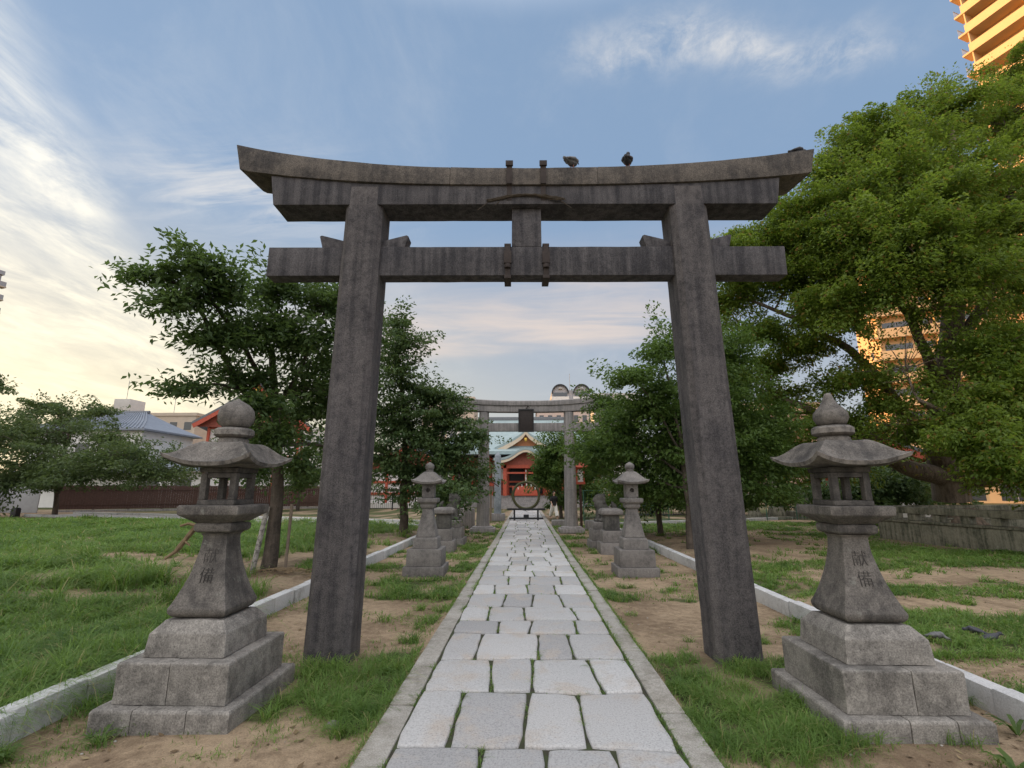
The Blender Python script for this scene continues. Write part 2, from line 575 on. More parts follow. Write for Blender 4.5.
def grassy(x, y, off=0.0):
    """0..1: how grassy the ground is"""
    n = vnoise(x, y, .55, 21)
    n2 = vnoise(x * .45, y, 1.15, 22)
    # strips between path and kerbs
    sl = n2 + .17 * blob(x, y, -1.95, 5.0, .8, .55) + .06 * blob(x, y, -1.4, 6.2, .5, 3) - .16 * blob(x, y, -2.7, 3.2, .9, .6) - .14 * blob(x, y, -1.5, 4.2, .35, .8) + .10 * blob(x, y, -1.35, 14, .3, 8) - .05 * blob(x, y, -2.5, 8, 1, 2)
    sr = n2 + .15 * blob(x, y, 1.75, 4.3, .6, .8) + .10 * blob(x, y, 2.1, 5.3, .9, .6) + .10 * blob(x, y, 1.3, 10, .22, 10) - .12 * blob(x, y, 2.6, 7.5, 1.2, 2.2) - .10 * blob(x, y, 2.6, 13, 1.2, 3) - .2 * blob(x, y, 1.6, 3.3, .35, .35)
    lawn = n * .5 + n2 * .40 + .115 - .62 * blob(x, y, -6.6, 10.2, 2.6, 1.1) - .75 * blob(x, y, -4.4, 9.6, 1.2, 1.9) - .4 * blob(x, y, -10.5, 12.2, 3.2, .8) - .7 * blob(x, y, -4.6, 15.5, 1.3, 4.0) - .25 * blob(x, y, -7.2, 8.0, .9, .5) - .8 * sstep(y, 21.3 - (x + 3.7) * .31, 21.9 - (x + 3.7) * .31) * sstep(-y + .32 * -x, -25.0, -24.4)
    ry = vnoise(x * .35, y, .9, 31)
    rl = ry * .75 + .185 + .22 * blob(x, y, 5.3, 6.4, 1.6, .7) + .16 * blob(x, y, 5.0, 9.0, 2.0, .8) + .16 * blob(x, y, 9.5, 12.0, 3.5, .8) + .2 * blob(x, y, 9, 6.5, 2, .9) - .22 * blob(x, y, 6.6, 7.8, 2.4, .5) - .25 * blob(x, y, 8.5, 9.9, 3.0, .8) - .3 * blob(x, y, 6.0, 15.5, 2.2, 2.5) - .2 * blob(x, y, 9.0, 17, 4, 1.2)
    d = np.where(x < KL, sstep(lawn + off, .36, .60), np.where(x > KR, sstep(rl + off, .44, .60), np.where(x < 0, sstep(sl + off, .475, .67), sstep(sr + off, .47, .66))))
    far = sstep(y, 28, 40)
    d = d * (1 - far) + far * .85
    # small tufts scattered over the bare ground
    tuft = vnoise(x, y, 2.3, 61, 3)
    d = np.maximum(d, .85 * sstep(tuft, .60, .74) * (y < 30))
    # ragged, not carpeted
    d = d * (.45 + .55 * sstep(vnoise(x, y, 1.7, 63, 3), .36, .58))
    d = np.where(np.abs(x - .05) < 1.16, 0, d)
    return d


def axis_pts(lo, hi, step, far):
    a = list(np.arange(lo, hi + 1e-6, step))
    s = step; v = hi
    while v < far:
        s *= 1.35; v += s; a.append(v)
    s = step; v = lo
    while v > -far:
        s *= 1.35; v -= s; a.insert(0, v)
    return np.array(a)


def ground():
    xs = axis_pts(-14, 14, .10, 2500); ys = axis_pts(1.2, 24, .10, 2500)
    X, Y = np.meshgrid(xs, ys)
    x = X.ravel(); y = Y.ravel()
    z = ground_z(x, y)
    D = grassy(x, y)
    nx, ny = len(xs), len(ys)
    me = bpy.data.meshes.new("ground")
    me.vertices.add(nx * ny)
    me.vertices.foreach_set("co", np.stack([x, y, z], 1).ravel())
    i, j = np.meshgrid(np.arange(nx - 1), np.arange(ny - 1))
    a = (j * nx + i).ravel()
    F = np.stack([a, a + 1, a + nx + 1, a + nx], 1)
    me.loops.add(F.size); me.polygons.add(len(F))
    me.loops.foreach_set("vertex_index", F.ravel())
    me.polygons.foreach_set("loop_start", np.arange(len(F)) * 4)
    me.polygons.foreach_set("use_smooth", np.ones(len(F), bool))
    at = me.attributes.new("grassy", 'FLOAT', 'POINT')
    at.data.foreach_set("value", D.astype(np.float32))
    me.update(); me.validate()
    m, t, b, out = mat("sandy_soil")
    ge = t.n("ShaderNodeNewGeometry"); p = ge.outputs["Position"]
    an = t.n("ShaderNodeAttribute", attribute_name="grassy")
    n1 = t.noise(p, .9, 6, .6); n2 = t.noise(p, 9, 6, .65); n3 = t.noise(p, 90, 3, .7)
    sand = t.mix(t.sm(t.m('ADD', t.m('MULTIPLY', n1, .6), t.m('MULTIPLY', n2, .4)), .36, .62), (.17, .122, .08), (.36, .275, .185))
    sand = t.mix(1.0, sand, t.ramp(n3, [(.3, (.72, .72, .72)), (.5, (1, 1, 1)), (.7, (1.22, 1.2, 1.18))]), 'MULTIPLY')
    # small dead leaves and gravel flecks
    fl = t.sm(t.noise(p, 38, 2, .5), .68, .74)
    sand = t.mix(t.m('MULTIPLY', fl, .6), sand, (.13, .085, .05))
    soil = t.mix(t.sm(n2, .3, .7), (.045, .055, .02), (.10, .11, .045))
    f = t.sm(t.m('ADD', an.outputs["Fac"], t.m('MULTIPLY', t.m('SUBTRACT', n2, .5), .9)), .35, .75)
    t.l(t.mix(f, sand, soil), b.inputs["Base Color"])
    b.inputs["Roughness"].default_value = .95
    b.inputs["Specular IOR Level"].default_value = .2
    bp = t.n("ShaderNodeBump"); bp.inputs["Strength"].default_value = .6; bp.inputs["Distance"].default_value = .03
    t.l(t.m('ADD', n2, t.m('MULTIPLY', n3, .35)), bp.inputs["Height"]); t.l(bp.outputs[0], b.inputs["Normal"])
    tag(link("ground", me, m), kind="structure")


ground()

# ------------------------------------------------------------------ paved path
PX0, PX1 = -.855, .955
JOINTS = []          # (x0,y0,x1,y1) lines where moss and grass grow


def slab_path():
    m, t, b, out = mat("pale_granite_slab")
    g = t.n("ShaderNodeNewGeometry"); p = g.outputs["Position"]
    rp = g.outputs["Random Per Island"]
    n1 = t.noise(p, 2.6, 6, .65, .4); n3 = t.noise(p, 75, 4, .8); n4 = t.noise(p, 14, 6, .65)
    c = t.mix(rp, (.30, .30, .305), (.465, .465, .465))
    c = t.mix(t.m('MULTIPLY', t.sm(n1, .48, .68), .7), c, (.40, .35, .30))
    c = t.mix(t.m('MULTIPLY', t.sm(n4, .58, .74), .5), c, (.33, .325, .315))
    c = t.mix(1.0, c, t.ramp(n3, [(.30, (.50, .50, .50)), (.47, (1, 1, 1)), (.70, (1.25, 1.25, 1.25))]), 'MULTIPLY')
    t.l(c, b.inputs["Base Color"]); b.inputs["Roughness"].default_value = .82
    b.inputs["Specular IOR Level"].default_value = .35
    bp = t.n("ShaderNodeBump"); bp.inputs["Strength"].default_value = .35; bp.inputs["Distance"].default_value = .008
    t.l(t.m('ADD', t.m('MULTIPLY', n4, .8), t.m('MULTIPLY', n3, .4)), bp.inputs["Height"]); t.l(bp.outputs[0], b.inputs["Normal"])
    r = random.Random(5)
    mb = M()
    ys = [1.15]
    while ys[-1] < 43:
        ys.append(ys[-1] + r.uniform(.56, .88))
    W_ = PX1 - PX0
    bound = [[r.uniform(-.035, .035) for _ in range(5)] for _ in ys]
    prev = None
    for k in range(len(ys) - 1):
        n = 4
        for _ in range(40):
            cuts = [PX0] + [PX0 + W_ * (i / n) + r.uniform(-.13, .13) for i in range(1, n)] + [PX1]
            if min(b2 - a2 for a2, b2 in zip(cuts, cuts[1:])) < .29:
                continue
            if prev is None or min(abs(c1 - c2) for c1 in cuts[1:-1] for c2 in prev[1:-1]) > .045:
                break
        prev = cuts

        def yb(kk, x):
            q = (x - PX0) / W_ * 4
            i = min(3, max(0, int(q))); f = q - i
            return ys[kk] + bound[kk][i] * (1 - f) + bound[kk][i + 1] * f
        sk = [0] + [r.uniform(-.028, .028) for _ in range(n - 1)] + [0]
        for i in range(n):
            gj = r.uniform(.006, .013)
            x0a, x0b = cuts[i] - sk[i], cuts[i] + sk[i]
            x1a, x1b = cuts[i + 1] - sk[i + 1], cuts[i + 1] + sk[i + 1]
            cor = [(x0a + gj, yb(k, x0a) + gj + .004), (x1a - gj, yb(k, x1a) + gj + .004), (x1b - gj, yb(k + 1, x1b) - gj - .004), (x0b + gj, yb(k + 1, x0b) - gj - .004)]
            ring = []
            for e in range(4):
                a, b2 = cor[e], cor[(e + 1) % 4]
                for q in range(5):
                    f = q / 5
                    ring.append((a[0] + (b2[0] - a[0]) * f + (r.uniform(-.007, .007) if q else -.011 * (1 if a[0] > (cor[0][0] + cor[1][0]) / 2 else -1)), a[1] + (b2[1] - a[1]) * f + (r.uniform(-.007, .007) if q else -.011 * (1 if a[1] > (cor[0][1] + cor[2][1]) / 2 else -1))))
            cx = sum(q[0] for q in ring) / len(ring); cy = sum(q[1] for q in ring) / len(ring)
            h0 = r.uniform(-.005, .006); tx = r.uniform(-.008, .008); ty = r.uniform(-.006, .006)
            zf = lambda px, py: h0 + tx * (px - cx) + ty * (py - cy)
            ins = lambda d: [(cx + (px - cx) * (1 - d / max(.1, abs(px - cx) + .12)), cy + (py - cy) * (1 - d / max(.1, abs(py - cy) + .12))) for px, py in ring]
            rr = [[(px, py, -.06) for px, py in ring], [(px, py, zf(px, py) - .014) for px, py in ring],
                  [(px, py, zf(px, py) - .003) for px, py in ins(.010)], [(px, py, zf(px, py) + .001) for px, py in ins(.032)]]
            mb.loft(rr)
            JOINTS.append((x1a, yb(k, x1a), x1b, yb(k + 1, x1b), 1.0))
        JOINTS.append((PX0, yb(k, PX0), PX1, yb(k, PX1), .35))
    o = mb.build("path", m, smooth=50)
    tag(o, kind="structure")
    bed, t, b, out = mat("mossy_joint_earth")
    g = t.n("ShaderNodeNewGeometry")
    t.l(t.ramp(t.noise(g.outputs["Position"], 12, 5, .6), [(.35, (.035, .03, .022)), (.6, (.045, .06, .022))]), b.inputs["Base Color"])
    b.inputs["Roughness"].default_value = 1.0
    tag(M().box(PX0 - .02, PX1 + .02, 1.1, 43, -.1, -.022).build("path_joint_bed", bed), kind="structure")
    # edging stones on both sides
    mb = M()
    for x0, x1 in ((-1.06, -.868), (.968, 1.16)):
        y = 1.1
        while y < 42:
            L = r.uniform(.85, 1.7)
            dz = r.uniform(-.012, .0); dx = r.uniform(-.008, .008)
            mb.box(x0 + dx, x1 + dx, y + .006, y + L - .006, -.12, dz - .006)
            y += L
    tag(mb.build("path_edging", MT['edge'], bevel=.012, rough=(.004, .25, 3)), kind="structure")


slab_path()


def kerbs():
    r = random.Random(3)
    for sx in (KL, KR):
        mb = M(); y = 1.6
        while y < 21.2:
            L = .6 if y > 2 else .9
            d = r.uniform(-.011, .011)
            mb.box(sx - .075 + d, sx + .075 + d, y + .006, y + L - .006, -.2, .095 + r.uniform(-.010, .008))
            y += L
        tag(mb.build("kerb", MT['kerb'], bevel=.012), kind="structure")
    # kerbs of the cross path
    for (a, b2) in (((-3.7, 21.5), (-30, 29.8)), ((-3.7, 24.3), (-30, 33.0)), ((3.75, 23.2), (14.5, 28.2)), ((14.5, 28.2), (30, 33))):
        v = Vector((b2[0] - a[0], b2[1] - a[1])); L = v.length; u = v / L
        mb = M(); s = 0
        while s < L:
            c = (a[0] + u.x * (s + .5), a[1] + u.y * (s + .5), -.15)
            mb.obox(c, (u.x, u.y), .99, .16, .26)
            s += 1.0
        tag(mb.build("kerb", MT['kerb'], bevel=.012), kind="structure")
    mb = M()
    a, b2 = Vector((-3.6, 22.9)), Vector((-30, 31.4))
    mb.obox(((a.x + b2.x) / 2, (a.y + b2.y) / 2, -.05), b2 - a, (b2 - a).length, 2.4, .045)
    tag(mb.build("side_path", plain("packed_grit", (.40, .38, .35), .95, .15, 2)), kind="structure")


kerbs()

# things that stand on the grass: no blades inside these (x0,x1,y0,y1)
KEEP = [(2.19, 3.21, 3.84, 4.86), (-3.01, -1.99, 3.89, 4.91), (-2.27, -1.73, 5.33, 5.87), (1.73, 2.27, 5.33, 5.87), (1.8, 2.62, 10.2, 11.1), (-2.58, -1.76, 10.2, 11.1),
        (2.0, 2.66, 13.6, 14.2), (-2.72, -2.06, 14.1, 14.75), (1.85, 2.75, 14.9, 15.7), (-2.8, -1.9, 15.6, 16.4), (KL - .08, KL + .08, 0, 22), (KR - .08, KR + .08, 0, 22)]


def blades(name, P, H, Wd, lean, material, seed):
    """P (n,3) roots, H heights, Wd widths: bent three-segment blades"""
    r = np.random.default_rng(seed)
    n = len(P)
    a = r.uniform(0, 2 * np.pi, n)
    side = np.stack([np.cos(a), np.sin(a), np.zeros(n)], 1)
    b = a + np.pi / 2 + r.normal(0, .5, n)
    ld = np.stack([np.cos(b), np.sin(b), np.zeros(n)], 1)
    l = np.abs(r.normal(lean, lean * .5, n))[:, None]
    Hc = H[:, None]; Wc = Wd[:, None]
    up = np.array([0, 0, 1.0])
    p1 = P + up * Hc * .45 + ld * Hc * l * .22
    p2 = P + up * Hc * (.85 - .12 * l) + ld * Hc * l * .75
    p3 = P + up * Hc * (1.0 - .38 * l) + ld * Hc * l * 1.25
    V = np.stack([P - side * Wc * .5, P + side * Wc * .5, p1 + side * Wc * .45, p1 - side * Wc * .45, p2 + side * Wc * .28, p2 - side * Wc * .28, p3], 1).reshape(-1, 3)
    base = (np.arange(n) * 7)[:, None]
    q1 = base + np.array([0, 1, 2, 3]); q2 = base + np.array([3, 2, 4, 5]); t3 = base + np.array([5, 4, 6])
    loops = np.concatenate([q1, q2, t3], 1).ravel()
    starts = (np.arange(n) * 11)[:, None] + np.array([0, 4, 8])
    me = bpy.data.meshes.new(name)
    me.vertices.add(len(V)); me.vertices.foreach_set("co", V.ravel())
    me.loops.add(len(loops)); me.loops.foreach_set("vertex_index", loops)
    me.polygons.add(n * 3); me.polygons.foreach_set("loop_start", starts.ravel())
    me.polygons.foreach_set("use_smooth", np.ones(n * 3, bool))
    me.update()
    return link(name, me, material)


def grow():
    r = np.random.default_rng(77)
    N = 2200000
    # candidates: denser close to the path's beginning
    y = 2.3 + 24 * r.random(N) ** 2.0
    x = (r.random(N) - .5) * 2 * (y * 1.12 + 1.2)
    dens = grassy(x, y)
    low = grassy(x, y, .085)
    short = dens < .30
    clump = vnoise(x, y, 5.5, 55, 3)
    lawn = x < KL - .09
    keep = r.random(N) < np.maximum(dens ** 1.3 * np.where(lawn, sstep(clump + .03, .30, .58), sstep(clump, .36, .66)) * .8, low * .20 * sstep(clump, .30, .55))
    for (x0, x1, y0, y1) in KEEP:
        keep &= ~((x > x0) & (x < x1) & (y > y0) & (y < y1))
    # thin out with distance where the candidates are wider apart anyway
    x, y, clump, lawn, short = x[keep], y[keep], clump[keep], lawn[keep], short[keep]
    cap = 600000
    if len(x) > cap:
        s = r.permutation(len(x))[:cap]
        x, y, clump, lawn, short = x[s], y[s], clump[s], lawn[s], short[s]
    big = vnoise(x, y, .35, 56, 2)
    H = np.where(lawn, .05 + .46 * big * (.1 + clump ** 1.4 * 1.5), .03 + .15 * clump * (.35 + big)) * r.uniform(.55, 1.25, len(x))
    near_lan = .08 * blob(x, y, 1.75, 4.3, .6, .7) + .05 * blob(x, y, -2.2, 5.2, .8, .5)
    H = H + near_lan * r.uniform(.3, 1, len(x))
    H = np.where(short, H * .42, H)
    dist = np.hypot(x, y)
    Wd = np.maximum(.0042, .0011 * dist) * r.uniform(.8, 1.4, len(x))
    P = np.stack([x, y, ground_z(x, y) - .006], 1)
    o = blades("grass", P, H, Wd, 1.1, MT['grassm'], 3)
    tag(o, "patchy green grass growing over the sandy precinct ground", "grass", kind="stuff")
    # grass in the joints of the paving
    pts = []
    for (x0, y0, x1, y1, w) in JOINTS:
        if y0 > 24:
            continue
        L = math.hypot(x1 - x0, y1 - y0)
        k = int(L * 110 * w * (1 if y0 < 9 else .3))
        f = r.random(k)
        xx = x0 + (x1 - x0) * f; yy = y0 + (y1 - y0) * f
        kk = vnoise(xx, yy, 3.2, 91, 2) > .52
        pts.append(np.stack([xx[kk] + r.normal(0, .008, kk.sum()), yy[kk] + r.normal(0, .008, kk.sum()), np.full(kk.sum(), -.024)], 1))
    for sx in (-.86, .961, -1.075, 1.175):
        k = 4200
        yy = 2.2 + 20 * r.random(k) ** 1.6
        kk = vnoise(np.full(k, sx), yy, 1.3, 92, 3) > .42
        pts.append(np.stack([sx + r.normal(0, .011, kk.sum()), yy[kk], np.full(kk.sum(), -.03)], 1))
    P = np.concatenate(pts)
    H = r.uniform(.02, .042, len(P)) * (.6 + vnoise(P[:, 0], P[:, 1], 3, 93, 2))
    o = blades("joint_grass", P, H, np.maximum(.004, .0011 * P[:, 1]) * r.uniform(.7, 1.2, len(P)), 1.1, MT['grassm'], 4)
    tag(o, "short grass and moss growing in the joints of the stone path", "grass", kind="stuff")


grow()


def litter():
    """dry leaves and grit lying about on the sand"""
    r = np.random.default_rng(15)
    n = 5200
    y = 2.3 + 17 * r.random(n) ** 1.7
    x = (r.random(n) - .5) * 2 * (y * 1.05 + .8)
    k = (np.abs(x - .05) > 1.2) & (r.random(n) < .35 + .65 * vnoise(x, y, 1.1, 71, 3) ** 1.5)
    for (x0, x1, y0, y1) in KEEP:
        k &= ~((x > x0) & (x < x1) & (y > y0) & (y < y1))
    x, y = x[k], y[k]; n = len(x)
    z = ground_z(x, y) + .004
    a = r.uniform(0, 6.28, n); L = r.uniform(.012, .036, n); w = L * r.uniform(.3, .6, n)
    d = np.stack([np.cos(a), np.sin(a), r.uniform(-.2, .35, n)], 1); s = np.stack([-np.sin(a), np.cos(a), r.uniform(-.3, .3, n)], 1)
    C = np.stack([x, y, z + .004], 1)
    V = np.stack([C - d * L[:, None], C + s * w[:, None], C + d * L[:, None] + [0, 0, .004], C - s * w[:, None]], 1).reshape(-1, 3)
    me = bpy.data.meshes.new("fallen_leaves")
    me.vertices.add(4 * n); me.vertices.foreach_set("co", V.ravel())
    me.loops.add(4 * n); me.loops.foreach_set("vertex_index", np.arange(4 * n))
    me.polygons.add(n); me.polygons.foreach_set("loop_start", np.arange(n) * 4); me.update()
    m, t, b, out = mat("dry_leaf")
    g = t.n("ShaderNodeNewGeometry")
    t.l(t.ramp(g.outputs["Random Per Island"], [(0, (.10, .065, .035)), (.5, (.20, .14, .075)), (.8, (.28, .22, .12)), (1, (.12, .11, .05))]), b.inputs["Base Color"])
    b.inputs["Roughness"].default_value = .9
    tag(link("fallen_leaves", me, m), "dry brown fallen leaves scattered over the sandy ground", "leaves", kind="stuff")
    mb = M()
    for k in range(420):
        yy = 2.4 + 9 * r.random() ** 1.6; xx = (r.random() - .5) * 2 * (yy + .8)
        if abs(xx - .05) < 1.2 or any(x0 < xx < x1 and y0 < yy < y1 for x0, x1, y0, y1 in KEEP):
            continue
        q = r.uniform(.004, .013)
        zz = float(ground_z(np.array([xx]), np.array([yy]))[0])
        mb.ball((xx, yy, zz + q * .2), (q * r.uniform(.8, 1.5), q, q * .6), 6, 4)
    tag(mb.build("gravel", MT['edge'], smooth=60), "small loose gravel scattered over the sandy ground", "gravel", kind="stuff")


litter()

# ------------------------------------------------------------------ the near gate
K = 1.045                      # distances measured from the lens


def gx(x): return x * K
def gzz(z): return 1.6 + (z - 1.6) * K


GY = 5.52


def torii():
    root = empty("torii_gate", (0.0, GY, -.07), "tall dark weathered granite shrine gate standing over the path nearest the camera", "shrine gate", rz=R(1.3))
    z0 = -.07
    LZ = lambda z: gzz(z) - z0
    mt = MT['gate_beam']
    mp = MT['gate']

    def octa(hx, c):
        return [(-hx + c, -hx), (hx - c, -hx), (hx, -hx + c), (hx, hx - c), (hx - c, hx), (-hx + c, hx), (-hx, hx - c), (-hx, -hx + c)]
    zt = LZ(5.03)
    for s, cb, ct in ((-1, -2.01, -1.935), (1, 2.12, 1.965)):
        mb = M(); secs = []
        for k in range(9):
            f = k / 8
            h = .232 * (1 - f) + .224 * f
            cx = cb * (1 - f) + ct * f
            secs.append([(cx + a, b, -.1 + (zt + .1) * f) for a, b in octa(h, .062)])
        mb.loft(secs)
        mb.build("pillar", mp, root, rough=(.004, .12, 2.5))
    # curved top lintel of three stones
    L = 3.545

    def rise(x):
        return (.275 if x < 0 else .195) * (abs(x) / L) ** 2.6

    def beam(x0, x1, name, zb, zt_, yf, yb, cut0=0, cut1=0, flare=0.0, lipf=0.0):
        n = 14
        secs = []
        for k in range(n + 1):
            x = x0 + (x1 - x0) * k / n
            r_ = rise(x)
            xb = x + (cut0 if k == 0 else 0) - (cut1 if k == n else 0)
            top = zt_ + r_ + flare * (abs(x) / L) ** 2.2
            bot = zb + r_ * .80
            secs.append([(xb, yf + lipf, bot), (xb - (cut1 * .8 if k == n else 0) + (cut0 * .8 if k == 0 else 0), yb, bot), (x, yb, top), (x, yf, top), ])
        return M().loft(secs).build(name, MT['gate_top'], root, bevel=.006, rough=(.005, .13, 2.2))
    kb, kt = LZ(5.035), LZ(5.25)
    beam(-L, -.905, "lintel_block", kb, kt, -.25, .21, cut0=.075, flare=.06)
    beam(-.90, .88, "lintel_block", kb, kt, -.25, .21, flare=.06)
    beam(.885, L, "lintel_block", kb, kt, -.25, .21, cut1=.075, flare=.06)
    # second lintel under it: flat underside, top follows the curve
    sb = LZ(4.80)
    secs = []
    for k in range(25):
        x = -3.09 + 6.18 * k / 24
        inx = .03 * (1 if k == 0 else -1 if k == 24 else 0)
        t_ = kb + rise(x) * .80 - .004
        secs.append([(x + inx * 2, -.222, sb), (x + inx * 2, .165, sb), (x, .165, t_), (x, -.222, t_)])
    M().loft(secs).build("under_lintel", MT['gate_beam'], root, bevel=.006, rough=(.005, .13, 2.2))
    # tie beam
    n0, n1 = LZ(3.965), LZ(4.315)
    M().box(-3.07, 3.10, -.125, .085, n0, n1).build("tie_beam", MT['gate_beam'], root, bevel=.008, rough=(.005, .13, 2.2))
    # strut
    M().box(-.155, .20, -.13, .09, n1 + .002, sb - .002).build("strut", mt, root, bevel=.01, rough=(.004, .2, 2.2))
    # wedges
    for s in (-1, 1):
        for q in (-1, 1):
            xp = (1.965 if s > 0 else -1.95) + q * .225
            poly = [(xp - q * .02, n1 + .003), (xp + q * .27, n1 + .003), (xp + q * .315, n1 + .165), (xp + q * .29, n1 + .178), (xp - q * .02, n1 + .095)]
            M().prism(poly, -.085, .085).build("wedge", mt, root, bevel=.006)
    # iron straps
    for x in (-.185, .225):
        yf = -.25
        m1 = M().box(x - .035, x + .035, yf - .02, yf - .003, kb - .0, kt + .015)
        m1.box(x - .032, x + .032, yf - .02, .22, kt + .012, kt + .03)
        m1.box(x - .03, x + .03, -.232, -.208, sb + .05, kb)
        m1.box(x - .045, x + .045, yf - .04, yf - .01, kt + .01, kt + .075)
        m1.build("iron_strap", MT['iron'], root, bevel=.003)
        x2 = x - .02 if x < 0 else x + .025
        m2 = M().box(x2 - .03, x2 + .03, -.148, -.128, n0 - .02, n1 + .02)
        m2.box(x2 - .045, x2 + .045, -.165, -.13, n0 + .14, n1 - .07)
        m2.tube([(x2, -.15, n0 + .08), (x2, -.15, n0 + .125)], .04, 10)
        m2.box(x2 - .04, x2 + .04, -.15, .11, n0 - .045, n0 - .004)
        m2.box(x2 - .04, x2 + .04, -.15, .11, n1 + .004, n1 + .03)
        m2.build("iron_strap", MT['iron'], root, bevel=.003)
    return root


gate = torii()


def straw_strip():
    """frayed remains of a straw rope tied to the front of the lintel"""
    mb = M(); r = random.Random(4)
    zc = gzz(4.835)
    for k in range(16):
        x0 = -.42 + r.uniform(-.04, .04); x1 = .44 + r.uniform(-.05, .08)
        pts = []
        for i in range(9):
            f = i / 8
            x = x0 + (x1 - x0) * f
            pts.append((x, GY - .225 - r.uniform(.0, .03), zc + .075 * math.sin(math.pi * f) + r.uniform(-.012, .012)))
        mb.tube(pts, .006, 4)
    for x, dx, dz in ((-.42, -.14, -.12), (.43, .13, -.11), (-.3, -.05, -.06)):
        mb.tube([(x, GY - .23, zc), (x + dx, GY - .24, zc + dz)], [.006, .003], 4)
    o = mb.build("straw_rope", MT['rope'])
    tag(o, "frayed strip of old straw rope tied under the middle of the near gate's lintel", "rope")


straw_strip()


# ------------------------------------------------------------------ stone lanterns beside the near gate
def text_mesh(ch, size):
    cu = bpy.data.curves.new("txt", 'FONT')
    cu.body = ch; cu.size = size; cu.align_x = 'CENTER'; cu.extrude = .006; cu.resolution_u = 2
    cu.offset = -.0026
    o = bpy.data.objects.new("txt", cu); COL.objects.link(o)
    dg = bpy.context.evaluated_depsgraph_get(); dg.update()
    me = bpy.data.meshes.new_from_object(o.evaluated_get(dg))
    bpy.data.objects.remove(o)
    v = [tuple(p.co) for p in me.vertices]; f = [tuple(p.vertices) for p in me.polygons]
    return v, f


def post_half(z):
    """half width of the flared post"""
    if z < .655:
        return .232
    t = max(0.0, min(1.0, (1.205 - z) / .55))
    return .105 + .135 * t ** 1.75


def roof_mesh(half, ztop, zeave, up, thick, top=.17, n=28, pw=1.0):
    """rings of squares, so the four hips stay crisp"""
    def zt(r, s_):
        rr = max(0, (r - top / half) / (1 - top / half))
        bell = 1 - (rr * rr * (3 - 2 * rr)) * .80 - .20 * rr ** .8
        return zeave + (ztop - zeave) * bell + up * (r ** 3) * (s_ ** 2.8)
    m = 10
    def ring(r, under):
        pts = []
        for side in range(4):
            for i in range(m):
                f = -1 + 2 * i / m
                u, v = ((f, -1), (1, f), (-f, 1), (-1, -f))[side]
                s_ = abs(f)
                k = half * r * (1 + .10 * s_ ** 4 * r)
                if under:
                    k *= .965
                    z = zeave - thick + up * (r ** 3) * (s_ ** 2.8) * .95 - .02 * (1 - r)
                else:
                    z = zt(r, s_)
                pts.append((u * k, v * k, z))
        return pts
    secs = [ring(r, True) for r in (.12, .4, .7, .85, 1.0)] + [ring(1 - .94 * (k / n), False) for k in range(n + 1)]
    return M().loft(secs)


